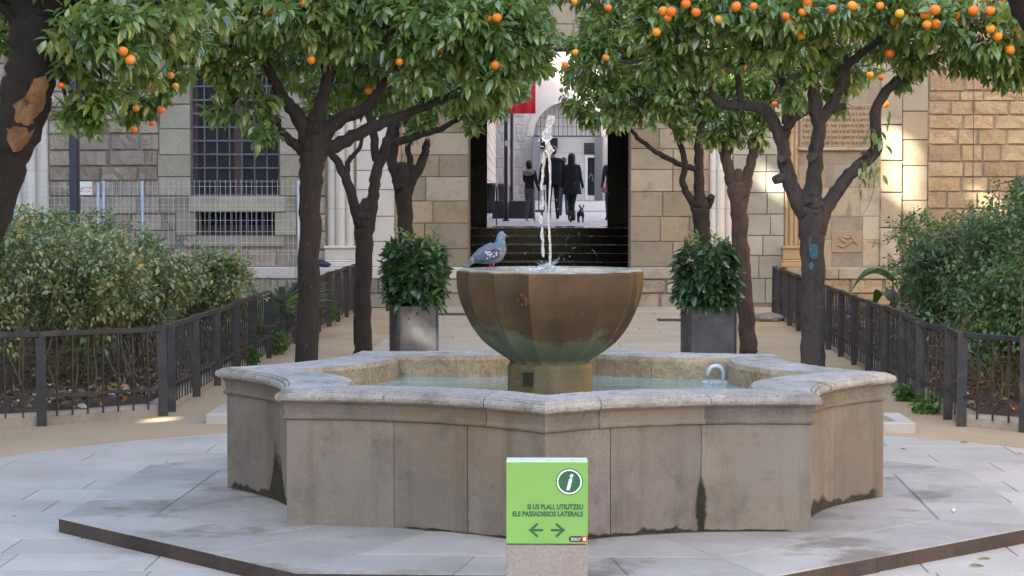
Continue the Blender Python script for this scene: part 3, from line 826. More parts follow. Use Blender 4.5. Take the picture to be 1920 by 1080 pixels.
# passage shell behind
PB = 15.9
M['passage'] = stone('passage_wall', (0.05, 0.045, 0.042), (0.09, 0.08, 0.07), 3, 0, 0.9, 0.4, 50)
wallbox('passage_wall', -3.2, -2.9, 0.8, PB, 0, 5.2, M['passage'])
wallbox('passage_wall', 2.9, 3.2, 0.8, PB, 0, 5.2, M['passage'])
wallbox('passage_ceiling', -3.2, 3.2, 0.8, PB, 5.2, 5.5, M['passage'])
wallbox('roof', -16.2, 16.2, -0.35, PB + 0.2, HB, HB + 0.25, M['kerb'])
wallbox('back_wall', -16, -2.0, PB, PB + 0.4, 0, HB, M['mortar'])
wallbox('back_wall', 2.6, 16, PB, PB + 0.4, 0, HB, M['mortar'])
wallbox('back_wall', -2.0, 2.6, PB, PB + 0.4, 4.6, HB, M['mortar'])
wallbox('end_wall', -16, -15.6, 0.8, PB, 0, HB, M['mortar'])
wallbox('end_wall', 15.6, 16, 0.8, PB, 0, HB, M['mortar'])
# window recesses: dark room, grilles
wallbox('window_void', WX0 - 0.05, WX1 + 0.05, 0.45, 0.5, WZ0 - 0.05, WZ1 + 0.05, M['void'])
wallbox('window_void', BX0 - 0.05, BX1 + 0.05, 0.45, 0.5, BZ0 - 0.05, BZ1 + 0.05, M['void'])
M['redframe'] = plain('window_wood', (0.09, 0.045, 0.04), 0.6)
win = link('window', None, fac, ((WX0 + WX1) / 2, 0.0, WZ0))
ww, wh = WX1 - WX0, WZ1 - WZ0
M['meshwire'] = plain('mesh_wire', (0.13, 0.12, 0.11), 0.6)
M['grille'] = plain('grille_iron', (0.10, 0.11, 0.14), 0.5, 0.2, 0.2, 8)
for k in range(8): link('grille_bar', box((-ww / 2 + 0.012 + (ww - 0.024) * k / 7, 0.06, wh / 2), (0.018, 0.018, wh), M['grille']), win)
nb = int(wh / 0.187)
for k in range(nb + 1): link('grille_bar', box((0, 0.04, 0.01 + 0.187 * k), (ww, 0.012, 0.022), M['grille']), win)
link('frame', box((0, 0.28, wh / 2), (0.10, 0.06, wh), M['redframe']), win)
for s in (-1, 1): link('frame', box((s * (ww / 2 - 0.03), 0.28, wh / 2), (0.06, 0.06, wh), M['redframe']), win)
# fine wire mesh behind the bars: diagonal wires
bm = bmesh.new()
step = 0.045
k = -wh
while k < ww:
    for s in (1, -1):
        x0 = max(0, k); x1 = min(ww, k + wh)
        if x1 - x0 > 0.02:
            z0 = x0 - k; z1 = x1 - k
            if s < 0: z0, z1 = wh - z0, wh - z1
            a = Vector((x0 - ww / 2, 0.09, z0)); b = Vector((x1 - ww / 2, 0.09, z1))
            d = b - a
            add_box(bm, (a + b) / 2, (0.0022, 0.0022, d.length), rot=d.to_track_quat('Z', 'Y').to_matrix().to_4x4())
    k += step
wm = link('wire_mesh', bm_mesh(bm, M['meshwire']), win); wm['kind'] = 'stuff'
bw = link('basement_window', None, fac, ((BX0 + BX1) / 2, 0.0, BZ0))
b_w, b_h = BX1 - BX0, BZ1 - BZ0
for k in range(10): link('grille_bar', box((-b_w / 2 + b_w * (k + 0.5) / 10, 0.08, b_h / 2), (0.014, 0.014, b_h), M['grille']), bw)
link('sill', box((0, 0.36, 0.07), (b_w, 0.02, 0.14), M['passage']), bw)

# ---- stones, laid in courses
STN = {}
def stone_templates(key, mat, rough):
    L_ = []
    for q in range(8):
        ins = random.uniform(0.02, 0.05) if rough else 0.012
        j = 0.03 if rough else 0.006
        def jj(a=j): return random.uniform(-a, a)
        out = [(-.5 + abs(jj()), -.5 + abs(jj())), (.5 - abs(jj()), -.5 + abs(jj())), (.5 - abs(jj()), .5 - abs(jj())), (-.5 + abs(jj()), .5 - abs(jj()))]
        # grid 5x4 front face with uneven depth
        nx, nz = (6, 4) if rough else (3, 3)
        V = []; F = []
        for a in range(nz + 1):
            for b in range(nx + 1):
                s_, t_ = b / nx, a / nz
                x = (out[0][0] * (1 - s_) + out[1][0] * s_) * (1 - t_) + (out[3][0] * (1 - s_) + out[2][0] * s_) * t_
                z = (out[0][1] * (1 - s_) + out[1][1] * s_) * (1 - t_) + (out[3][1] * (1 - s_) + out[2][1] * s_) * t_
                edge = a in (0, nz) or b in (0, nx)
                if edge and rough: x += jj(0.012); z += jj(0.02)
                y = -0.25 if edge else (-1.0 + (random.uniform(-0.55, 0.35) if rough else random.uniform(-0.06, 0.06)))
                if not edge:
                    # pull the next-to-edge ring outwards so that the arris is tight
                    if b == 1: x = out[0][0] + ins
                    if b == nx - 1: x = out[1][0] - ins
                    if a == 1: z = out[0][1] + ins * 1.6
                    if a == nz - 1: z = out[2][1] - ins * 1.6
                V.append((x, y, z))
        n1 = nx + 1
        for a in range(nz):
            for b in range(nx): F.append((a * n1 + b, a * n1 + b + 1, (a + 1) * n1 + b + 1, (a + 1) * n1 + b))
        per = [b for b in range(n1)] + [a * n1 + nx for a in range(1, nz + 1)] + [nz * n1 + b for b in range(nx - 1, -1, -1)] + [a * n1 for a in range(nz - 1, 0, -1)]
        o = len(V)
        for p in per: V.append((V[p][0], 1.0, V[p][2]))
        for q2 in range(len(per)):
            F.append((per[q2], o + q2, o + (q2 + 1) % len(per), per[(q2 + 1) % len(per)]))
        L_.append((V, F, mesh(V, F, mat, sm=False)))
    STN[key] = L_
stone_templates('warm', M['warm'], False); stone_templates('grey', M['grey_ashlar'], False)
stone_templates('rl', M['rough_l'], True); stone_templates('rr', M['rough_r'], True)
stone_templates('white', M['white_st'], False); stone_templates('orange', M['orange_st'], False)
N_STONE = [0]
high = {k: [] for k in STN}
ZCUT = 2.95
def put_stone(key, x0, x1, z0, z1, proud=0.022, gap=0.006, yoff=0.0):
    V, F, me = random.choice(STN[key])
    c = ((x0 + x1) / 2, yoff, (z0 + z1) / 2); s = (x1 - x0 - gap, proud, z1 - z0 - gap)
    if z1 > ZCUT or abs(c[0]) > 7.6 or N_STONE[0] >= 296:
        high[key].append(([(v[0] * s[0] + c[0], v[1] * s[1] + c[1], v[2] * s[2] + c[2]) for v in V], F))
    else:
        N_STONE[0] += 1
        link('stone', me, fac, c, None, s)
HOLES = [(WX0, WX1, WZ0, WZ1), (BX0, BX1, BZ0, BZ1)]
RES = []                             # areas of dressed stones set by hand
def courses(key, x0, x1, z0, z1, ch, wd, proud=0.022, gap=0.007, yoff=0.0, jit=0.2):
    z = z0
    while z < z1 - 0.03:
        h = ch * random.uniform(1 - jit, 1 + jit)
        if z1 - (z + h) < ch * 0.5: h = z1 - z
        x = x0
        while x < x1 - 0.02:
            w_ = random.uniform(*wd)
            if x1 - (x + w_) < wd[0] * 0.6: w_ = x1 - x
            a, b = x, min(x + w_, x1)
            bad = False
            for (p, q, r_, s_) in HOLES + RES:
                if b > p + 0.004 and a < q - 0.004 and z + h > r_ + 0.004 and z < s_ - 0.004:
                    # trim sideways against the reserved area
                    if a < p and p - a > 0.05: b = p
                    elif b > q and a < q and b - q > 0.05: a = q
                    else: bad = True
            if not bad: put_stone(key, a, b, z, z + h, proud, gap, yoff)
            x += w_
        z += h
PLZ = 0.55                            # plinth / stone bench
# dressed stones round the left windows
def dressed(key, x0, x1, z0, z1, proud=0.024): RES.append((x0, x1, z0, z1)); put_stone(key, x0, x1, z0, z1, proud, 0.006)
xl, xr = fx(305), fx(565)
zz = [WZ0, WZ0 + 0.26, WZ0 + 0.56, WZ0 + 0.92, WZ0 + 1.25, WZ1 + 0.35]
for a, b in zip(zz[:-1], zz[1:]):
    dx = random.uniform(-0.08, 0.08)
    dressed('grey', xl + dx, WX0 - 0.002, a, b); dressed('grey', WX1 + 0.002, xr - dx, a, b)
dressed('grey', WX0, WX1, WZ1, WZ1 + 0.35)
dressed('grey', fx(352), fx(537), BZ1 + 0.005, WZ0 - 0.004, 0.04)
dressed('grey', fx(330), BX0, BZ0, BZ1); dressed('grey', BX1, fx(556), BZ0, BZ1)
dressed('grey', fx(345), fx(532), BZ0 - 0.15, BZ0 - 0.003, 0.035)
courses('rl', fx(92), fx(612), PLZ, 2.95, 0.215, (0.30, 0.52), 0.03, 0.012)
courses('rl', fx(92), fx(612), 2.95, HB, 0.27, (0.36, 0.62), 0.03, 0.012)
courses('white', fx(668), fx(741), PLZ, HB, 0.31, (0.35, 0.65), 0.02, 0.005)
courses('orange', fx(741), fx(752), PLZ, HB, 0.45, (0.2, 0.3), 0.035, 0.004)
courses('warm', fx(752), DX0, PLZ, HB, 0.30, (0.30, 0.60), 0.018, 0.004)
courses('warm', DX1, fx(1330), PLZ, HB, 0.30, (0.34, 0.62), 0.018, 0.004)
courses('warm', DX0, DX1, DTOP, HB, 0.35, (0.4, 0.6), 0.018, 0.004)
courses('grey', fx(1374), fx(1470), PLZ - 0.5, HB, 0.29, (0.28, 0.55), 0.022, 0.005)
NX0, NX1 = fx(1497), fx(1650)
# carved panel: reserve the plaque and the relief stone
QX0, QX1, QZ0, QZ1 = fx(1499), fx(1648), fz(276), fz(196)
RX0, RX1, RZ0, RZ1 = fx(1560), fx(1618), fz(473), fz(433)
RES.append((QX0, QX1, QZ0, QZ1)); RES.append((RX0, RX1, RZ0, RZ1))
courses('warm', NX0, NX1, PLZ, HB, 0.34, (0.3, 0.55), 0.008, 0.002, 0.0)
courses('warm', fx(1650), fx(1690), PLZ, HB, 0.46, (0.4, 0.5), 0.05, 0.002)
courses('warm', fx(1690), fx(1738), PLZ, HB, 0.42, (0.4, 0.5), 0.03, 0.002)
courses('rr', fx(1738), 7.55, PLZ, 2.95, 0.205, (0.24, 0.50), 0.026, 0.012)
courses('rr', fx(1738), 7.55, 2.95, HB, 0.26, (0.3, 0.6), 0.026, 0.012)
courses('rl', -15.9, fx(12), PLZ, HB, 0.32, (0.4, 0.8), 0.03, 0.012)
courses('rr', 7.55, 15.9, 0.0, HB, 0.32, (0.4, 0.8), 0.03, 0.012)
for key, it in high.items():
    if it:
        V, F = join_data(it)
        o = link('upper_masonry', mesh(V, F, STN[key][0][2].materials[0]), fac); o['kind'] = 'stuff'
# clustered shafts with moulded bases
def pier(x0, x1, mat, base=True, top=HB, orange=None, cap=None):
    p = link('pier', None, fac, (0, 0, 0))
    wd = x1 - x0
    n = 3
    for k in range(n):
        r_ = wd / (2 * n) * (1.25 if k == 1 else 0.95)
        cx = x0 + wd * (k + 0.5) / n
        z = PLZ + (0.28 if base else 0)
        while z < top:
            h = 0.52
            zt = min(z + h, top)
            V = []; F = []
            for zz_ in (z + 0.002, zt - 0.002):
                for q in range(13):
                    a = math.pi + math.pi * q / 12
                    V.append((cx + r_ * math.cos(a), 0.01 + (r_ * 1.1 + 0.02) * math.sin(a), zz_))
            for q in range(12): F.append((q, q + 1, 14 + q, 13 + q))
            if z < 4.0: link('shaft', mesh(V, F, mat, sm=True), p)
            else:
                V2 = [(v[0], v[1], v[2] if i < 13 else top) for i, v in enumerate(V)]
                link('shaft', mesh(V2, F, mat, sm=True), p); break
            z = zt
    if base:
        for (e, z0, z1) in ((0.10, PLZ, PLZ + 0.07), (0.075, PLZ + 0.07, PLZ + 0.10), (0.055, PLZ + 0.10, PLZ + 0.25), (0.075, PLZ + 0.25, PLZ + 0.29)):
            link('pier_base', box2(x0 - e * 0.6, x1 + e * 0.6, -0.06 - e, 0.02, z0, z1, mat, 0.012), p)
    if cap:
        for (e, z0, z1) in ((0.02, cap, cap + 0.04), (0.05, cap + 0.04, cap + 0.22), (0.09, cap + 0.22, cap + 0.30)):
            link('capital', box2(x0 - e, x1 + e, -0.08 - e, 0.02, z0, z1, mat, 0.015), p)
        bm = bmesh.new()
        for k in range(40):
            a = random.uniform(x0 - 0.03, x1 + 0.03); z = random.uniform(cap + 0.05, cap + 0.20)
            bmesh.ops.create_icosphere(bm, subdivisions=1, radius=0.03, matrix=Matrix.Translation((a, -0.135, z)) @ Matrix.Rotation(random.random() * 3, 4, 'Y') @ Matrix.Diagonal((1.2, 0.5, 0.5, 1)))
        link('carved_foliage', bm_mesh(bm, mat, True), p)
    return p
pier(fx(20), fx(92), M['white_st'], True, HB, cap=fz(222))
pier(fx(614), fx(664), M['white_st'])
pier(fx(1330), fx(1373), M['white_st'])
pier(fx(1471), fx(1496), M['orange_st'])
# plinth / stone bench, doorway excepted
def bench(x0, x1, key, top='kerb'):
    z1 = PLZ
    x = x0
    while x < x1 - 0.02:
        w_ = random.uniform(0.6, 1.0)
        b = x1 if x1 - (x + w_) < 0.4 else x + w_
        link('bench_slab', box2(x + 0.003, b - 0.003, -0.34, 0.0, z1 - 0.15, z1, M[top], 0.01), fac)
        x = b
    x = x0
    link('bench_core', box2(x0, x1, -0.29, 0.0, 0, z1 - 0.151, M['mortar']), fac)
    z = 0.0
    for h in (0.2, 0.198):
        x = x0
        while x < x1 - 0.02:
            w_ = random.uniform(0.28, 0.5)
            b = x1 if x1 - (x + w_) < 0.2 else x + w_
            V, F, me = random.choice(STN[key])
            link('bench_stone', me, fac, ((x + b) / 2, -0.29, z + h / 2), None, (b - x - 0.012, 0.03, h - 0.012))
            x = b
        z += h
bench(fx(20), DX0, 'grey', 'white_st'); bench(DX1, fx(1374), 'rl'); bench(fx(1471), 7.5, 'rr', 'warm')
# inscription
M['plaque'] = stone('plaque_stone', (0.25, 0.185, 0.115), (0.33, 0.25, 0.165), 4, 0, 0.9, 0.3, 60)
M['carved'] = plain('carved_letters', (0.13, 0.092, 0.060), 0.9)
pq = link('inscription', box2(QX0, QX1, -0.028, 0.0, QZ0, QZ1, M['plaque'], 0.006), fac)
rows = ['En lany ha hedificat es lo Capitol', 'sta casa per lo ha feu en honor', 'e guarda qui ha passe feut esem', 'a requesta nan bn Juhan d Anerygun',
        'et de tots Deu lamblas quads ab b', 'la cquesta qui se Juuam la nigna al', 'e deu hi dona en paradis . Amen .']
rh = (QZ1 - QZ0) / (len(rows) + 0.4)
for k, s_ in enumerate(rows):
    s_ = rows[(k + 3) % 7] + ' ' + s_ if k != 6 else s_.replace('. Amen .', '') + ' lo sant regne de Deu en paradis . Amen .'
    me = text_mesh(s_, rh * 0.95, M['carved'], 'LEFT', 1.0, 0.0045)
    xs = [v.co.x for v in me.vertices]; kx = (QX1 - QX0 - 0.06) / (max(xs) - min(xs))
    me.transform(Matrix.Diagonal((kx, 1, 1, 1)))
    link('lettering', me, pq, (QX0 + 0.03, -0.0295, QZ1 - rh * (k + 0.95)), (R(90), 0, 0))['kind'] = 'stuff'
link('moulding', box2(QX0 - 0.03, QX1 + 0.03, -0.06, 0.0, QZ0 - 0.05, QZ0 - 0.004, M['warm'], 0.012), fac)
# worn relief stone and niches
link('stone', box2(RX0 - 0.0, RX1 + 0.0, -0.012, 0.01, RZ0, RZ1, M['plaque'], 0.004), fac)
bm = bmesh.new()
rc = ((RX0 + RX1) / 2, (RZ0 + RZ1) / 2)
for (dx, dz, a, l, wd) in ((-0.06, 0.02, 40, 0.17, 0.05), (0.02, -0.02, -35, 0.20, 0.05), (0.09, 0.03, 60, 0.19, 0.045), (-0.02, 0.06, 10, 0.15, 0.04), (-0.08, -0.06, 20, 0.14, 0.045)):
    bmesh.ops.create_icosphere(bm, subdivisions=2, radius=0.5, matrix=Matrix.Translation((rc[0] + dx, -0.012, rc[1] + dz)) @ Matrix.Rotation(R(a), 4, 'Y') @ Matrix.Diagonal((l, 0.05, wd, 1)))
link('carved_relief', bm_mesh(bm, M['plaque'], True), fac)
for (px_, py_, sx_, sz_) in ((1556, 330, 0.10, 0.36), (1592, 393, 0.07, 0.26)):
    x_, z_ = fpt(px_, py_)
    V = []; n = 14
    for k in range(n):
        a = 2 * math.pi * k / n
        V.append((x_ + sx_ / 2 * math.cos(a) * random.uniform(0.6, 1.05), -0.0165, z_ + sz_ / 2 * math.sin(a) * random.uniform(0.7, 1.0)))
    link('eroded_hollow', mesh(V, [tuple(range(n))], M['mortar']), fac)
# thin cable on the right wall
xc = fx(1822)
link('cable', tube([(xc, -0.035, 0.6), (xc + 0.01, -0.035, 2.0), (xc, -0.035, 4.2)], [0.004] * 3, M['black'], 5), fac)

# ---- stair up to the street at the far end of the passage, black gates
pf = link('passage_floor', None); tag(pf, 'dark passage floor with black steps rising to the street', 'steps', kind='structure')
M['stepblack'] = plain('step_paint', (0.014, 0.014, 0.016), 0.14, 0, 0.3, 6)
SF = 0.83
y0 = 41.6
tr = [0.45, 0.40, 0.45, 0.40]
yy = y0
for k in range(5):
    zt = SF * (k + 1) / 5
    ye = yy + (tr[k] if k < 4 else 1.2)
    link('step', box2(-2.3, 3.25, yy, 46.0 if k == 4 else ye + 0.3, zt - SF / 5 if k else 0.001, zt, M['stepblack']), pf)
    link('step_nosing', box2(-2.3, 3.25, yy - 0.012, yy + (0.05 if k in (2, 4) else 0.012), zt - (0.014 if k in (2, 4) else 0.006), zt + 0.002, M['nose_glint']), pf)  # pale strips painted where the treads catch the street light
    yy = ye
def gate(name, label, xa, xb, Y, z0, z1, nb):
    g = thing(name, label, 'gate', ((xa + xb) / 2, Y, z0), 0, 'gates at the street end of the passage')
    w_ = xb - xa; h = z1 - z0
    link('sheet', box((0, 0.02, h / 2), (w_, 0.02, h), M['black']), g)
    for k in range(nb + 1): link('upright', box((-w_ / 2 + w_ * k / nb, -0.01, h / 2), (0.03, 0.04, h), M['black']), g)
    for z in (0.05, h * 0.33, h * 0.62, h - 0.05): link('crossbar', box((0, -0.015, z), (w_, 0.03, 0.035), M['zinc']), g)
GX0, GX1 = PD(912, 400, 43.5).x, PD(1140, 400, 43.5).x
gate('iron_gate', 'tall black iron gate leaf on the bin side of the passage end', GX0 - 1.3, GX0, 43.5, SF, 5.0, 7)
gate('iron_gate', 'tall black iron gate leaf beside the stone jamb, near the small dog', GX1, GX1 + 1.3, 43.5, SF, 5.0, 7)

# ================================================================== STREET BEYOND
M['street'] = stone('street_paving', (0.40, 0.325, 0.295), (0.47, 0.395, 0.36), 2, 0, 0.8, 0.1, 60, pit=0.12)
M['roadgrey'] = stone('road', (0.30, 0.30, 0.31), (0.35, 0.35, 0.36), 2, 0, 0.8, 0.1, 60, pit=0.12)
st = mesh([(-30, 44.4, SF - 0.004), (30, 44.4, SF - 0.004), (30, 62, SF + 0.05), (-30, 62, SF + 0.05), (-30, 84, 1.30), (30, 84, 1.30)], [(0, 1, 2, 3), (3, 2, 5, 4)], M['street'])
tag(link('street', st), 'pinkish paved street beyond the passage', 'street', kind='structure')
rd = mesh([(-30, 66, 0.974), (30, 66, 0.974), (30, 78, 1.184), (-30, 78, 1.184)], [(0, 1, 2, 3)], M['roadgrey'])
tag(link('road', rd), 'grey roadway in front of the far arched building', 'road', kind='structure')
def fl(Y): return SF - 0.004 + 0.054 * (Y - 44.4) / 17.6 if Y < 62 else 0.88 + 0.42 * (Y - 62) / 22
M['pinkwall'] = stone('pink_render', (0.42, 0.36, 0.32), (0.49, 0.43, 0.385), 1.5, 0.1, 0.9, 0.2, 40, pit=0.1)
M['greywall'] = stone('grey_ashlar_far', (0.36, 0.335, 0.31), (0.46, 0.435, 0.41), 2.5, 0.15, 0.9, 0.3, 40, pit=0.15)
BY = 81.0
far = thing('arched_building', 'pale building across the street with a round barred arch and white door', 'building', (0, BY, 0))
ax0, ax1 = PD(1001, 300, BY).x, PD(1127, 300, BY).x
axc, ar = (ax0 + ax1) / 2, (ax1 - ax0) / 2
zsp = PD(1060, 255, BY).z; zb = 1.2
NA = 24
arch = [(axc - ar * math.cos(math.pi * k / NA), zsp + ar * math.sin(math.pi * k / NA)) for k in range(NA + 1)]
# wall with arched hole
V = []; F = []
outer = [(-14, zb), (-14, 14), (14, 14), (14, zb)]
left = [(-14, zb), (ax0, zb)] ; 
poly = [(-14, zb), (ax0, zb)] + arch + [(ax1, zb), (14, zb), (14, 14), (axc, 14), (-14, 14)]
halfL = [(-14, zb), (ax0, zb)] + arch[:NA // 2 + 1] + [(axc, 14), (-14, 14)]
halfR = [(14, zb)] + [(14, 14), (axc, 14)] + arch[NA // 2:] + [(ax1, zb)]
def flatwall(poly, y, mat): return mesh([(x, y, z) for x, z in poly], [tuple(range(len(poly)))], mat)
link('wall', flatwall(halfL, 0, M['pinkwall']), far); link('wall', flatwall(halfR, 0, M['pinkwall']), far)
# side and back so the house is a closed volume
link('body', box2(-14, 14, 1.2, 9, zb - 0.3, 14, M['pinkwall']), far)
link('roof', box2(-14.4, 14.4, -0.5, 9.4, 14.0, 14.4, M['kerb']), far)
V = []; F = []
for k, (x, z) in enumerate(arch):
    d = Vector((x - axc, z - zsp)).normalized()
    V += [(x + d.x * 0.02, -0.05, z + d.y * 0.02), (x + d.x * 0.28, -0.05, z + d.y * 0.28), (x, 1.15, z), (x + d.x * 0.28, 0.0, z + d.y * 0.28)]
for k in range(NA):
    a = 4 * k; b = a + 4
    F += [(a, b, b + 1, a + 1), (a + 2, b + 2, b, a), (a + 1, b + 1, b + 3, a + 3)]
link('arch_moulding', mesh(V, F, M['greywall']), far)
link('jamb', box2(ax0 - 0.02, ax0, -0.02, 1.15, zb, zsp, M['greywall']), far); link('jamb', box2(ax1, ax1 + 0.02, -0.02, 1.15, zb, zsp, M['greywall']), far)
M['inside'] = stone('inner_wall', (0.50, 0.475, 0.45), (0.57, 0.545, 0.52), 1, 0, 0.9, 0.1, 30, pit=0.08)
link('inner_wall', box2(ax0, ax1, 1.0, 1.18, zb, zsp + ar + 0.1, M['inside']), far)
for k in range(5): link('panel_joint', box2(ax0 + 0.02, ax1 - 0.02, 0.985, 1.0, zb + 0.4 + 0.38 * k, zb + 0.412 + 0.38 * k, M['kerb']), far)
M['railblack'] = plain('arch_bar', (0.03, 0.03, 0.035), 0.5)
zr = PD(1060, 255, BY).z
link('transom_bar', box2(ax0, ax1, -0.02, 0.04, zr - 0.04, zr + 0.02, M['railblack']), far)
nbar = 15
for k in range(nbar):
    x = ax0 + (ax1 - ax0) * (k + 0.5) / nbar
    h = math.sqrt(max(0.01, ar ** 2 - (x - axc) ** 2))
    link('arch_bar', box2(x - 0.012, x + 0.012, -0.005, 0.02, zr, zsp + h - 0.01, M['railblack']), far)
for z in (zr + 0.35, zr + 0.7): link('arch_bar', box2(ax0 + 0.1, ax1 - 0.1, -0.015, 0.0, z, z + 0.02, M['railblack']), far)
link('lintel', box2(ax0, ax0 + 0.95, 0.7, 0.98, zr - 0.5, zr - 0.06, M['glassdark']), far)
M['doorgrey'] = plain('grey_shutter', (0.16, 0.165, 0.18), 0.5, 0, 0.1)
for s, xx in ((1, ax0), (-1, ax1)):
    g = link('shutter', box((0, 0, 0), (0.05, 0.62, zr - zb - 0.1), M['doorgrey']), far, (xx + s * 0.09, -0.30, (zr + zb) / 2), (0, 0, R(-s * 28)))
wdx0, wdx1 = PD(1099, 330, BY).x, PD(1124, 330, BY).x
wz1 = PD(1110, 290, BY).z
dr = link('door', box2(wdx0, wdx1, 0.93, 0.98, zb + 0.05, wz1, M['signwhite']), far)
link('door_glass', box2(wdx0 + 0.09, wdx1 - 0.09, 0.915, 0.928, zb + 0.25, wz1 - 0.10, M['glassdark']), dr)
M['graf'] = plain('door_scrawl', (0.35, 0.42, 0.42), 0.6)
link('scrawl', tube([(wdx0 + 0.12, 0.90, 2.1), (wdx0 + 0.25, 0.90, 2.3), (wdx0 + 0.32, 0.90, 2.0), (wdx0 + 0.42, 0.90, 2.2)], [0.012] * 4, M['graf'], 4, sub=3), dr)
link('louvre_window', box2(wdx0 - 0.05, wdx1 + 0.02, 0.94, 0.98, wz1 + 0.03, wz1 + 0.48, M['glassdark']), far)
for k in range(7): link('louvre_slat', box2(wdx0 - 0.04, wdx1 + 0.01, 0.91, 0.935, wz1 + 0.06 + 0.06 * k, wz1 + 0.075 + 0.06 * k, M['doorgrey']), far)
# rough-stone part of that building, left of the arch
stone_templates('far', M['greywall'], True)
z = zb
while z < 6.4:
    h = random.uniform(0.24, 0.40); x = -3.6
    while x < ax0 - 0.35:
        w_ = random.uniform(0.35, 0.85); b = min(x + w_, ax0 - 0.33)
        if b - x > 0.1:
            V_, F_, me = random.choice(STN['far'])
            link('stone', me, far, ((x + b) / 2, -0.001, z + h / 2), None, (b - x - 0.02, 0.03, h - 0.02))
        x += w_
    z += h
# house whose flank closes the street on the left
flank = thing('flank_house', 'brick side wall of a house beyond the gate and bins', 'building', (-0.62, 64, 0))
link('wall', box2(-5, 0, -16, 16, 0.8, 7, M['pinkwall']), flank)
V = []; F = []
bm = bmesh.new(); z = 1.0; q = 0
while z < 7:
    add_box(bm, (0.004, 0, z), (0.012, 31.9, 0.015)); z += 0.30
cj = link('course_joint', bm_mesh(bm, M['kerb']), flank); cj['kind'] = 'stuff'
link('roof', box2(-5.3, 0.25, -16.3, 16.3, 7, 7.3, M['kerb']), flank)
# right side of the street
rh_ = thing('corner_house', 'plain rendered corner house opposite the brick side wall', 'building', (13.0, 62, 0))
link('wall', box2(0, 6, -13, 14, 0.8, 7, M['pinkwall']), rh_); link('roof', box2(-0.3, 6.3, -13.3, 14.3, 7, 7.3, M['kerb']), rh_)
# posts, banner, bins, bench
def street_post(px_, Y, label, h=5.0):
    p = PD(px_, 400, Y)
    t = thing('street_post', label, 'post', (p.x, Y, fl(Y)))
    link('pole', lathe([(0.058, 0), (0.055, 0.5), (0.05, h)], 12, M['black']), t)
    link('base_plate', lathe([(0.10, 0), (0.10, 0.03), (0.06, 0.05)], 12, M['black']), t)
    return t
t1 = street_post(949, 52.0, 'black post with a small white sticker beside the bin')
link('sticker', box((0, -0.056, 1.95), (0.06, 0.004, 0.13), M['signwhite']), t1)
t2 = street_post(960, 60.0, 'slim black banner post standing farther down the street', 5.5)
M['red'] = plain('red_banner', (0.60, 0.02, 0.035), 0.6, 0, 0.1, 4)
b0, b1 = PD(951, 213, 59.0), PD(1004, 178, 59.0)
V = []; F = []
n = 12
for k in range(n + 1):
    x = b0.x + (b1.x - b0.x) * k / n
    for z in (b0.z, b1.z + 0.9): V.append((x, 59.0 + 0.03 * math.sin(k * 1.3), z))
for k in range(n): F.append((2 * k, 2 * k + 2, 2 * k + 3, 2 * k + 1))
bn = tag(link('banner', mesh(V, F, M['red'], sm=True)), 'red cloth banner hanging from the slim black post', 'banner')
sl = bn.modifiers.new('t', 'SOLIDIFY'); sl.thickness = 0.01
link('hanging_rail', tube([(b0.x, 59.05, b1.z + 0.9), (PD(960, 400, 60).x, 59.95, b1.z + 0.9)], [0.02, 0.02], M['black'], 6), bn)
def bin_(px_, Y, h, r_, label):
    p = PD(px_, 400, Y)
    t = thing('litter_bin', label, 'bin', (p.x, Y, fl(Y)))
    link('body', lathe([(r_ * 0.8, h * 0.28), (r_ * 0.98, h * 0.9), (r_, h * 0.9)], 18, M['zinc']), t)
    link('rim', lathe([(r_ * 1.05, h * 0.9), (r_ * 1.08, h * 0.95), (r_ * 1.02, h)], 18, M['zinc']), t)
    for s in (-1, 1): link('leg', box((s * r_ * 1.1, 0, h * 0.45), (0.03, 0.05, h * 0.9), M['zinc']), t)
bin_(917, 46.5, 0.95, 0.15, 'dark metal litter bin at the foot of the gate leaf')
bin_(944, 58.0, 0.95, 0.16, 'dark metal litter bin between the two black posts')
bx0, bx1 = PD(918, 390, 56.0).x, PD(1019, 390, 56.0).x
bc = thing('bench', 'long low dark bench block with a wooden end seat', 'bench', ((bx0 + bx1) / 2, 56.2, fl(56.2)))
w_ = bx1 - bx0
link('body', box((-0.08, 0, 0.24), (w_ - 0.3, 0.7, 0.48), M['black'], 0, 0.02), bc)
link('seat', box((w_ / 2 - 0.16, 0, 0.20), (0.36, 0.6, 0.06), M['bark_red'], 0, 0.01), bc)
for s in (-0.2, 0.2): link('leg', box((w_ / 2 - 0.04, s, 0.085), (0.05, 0.05, 0.17), M['black']), bc)
for s in (-0.05, 0.10): link('rail', box((w_ / 2 - 0.02 - s, 0.28, 0.50), (0.03, 0.03, 0.55), M['black']), bc)

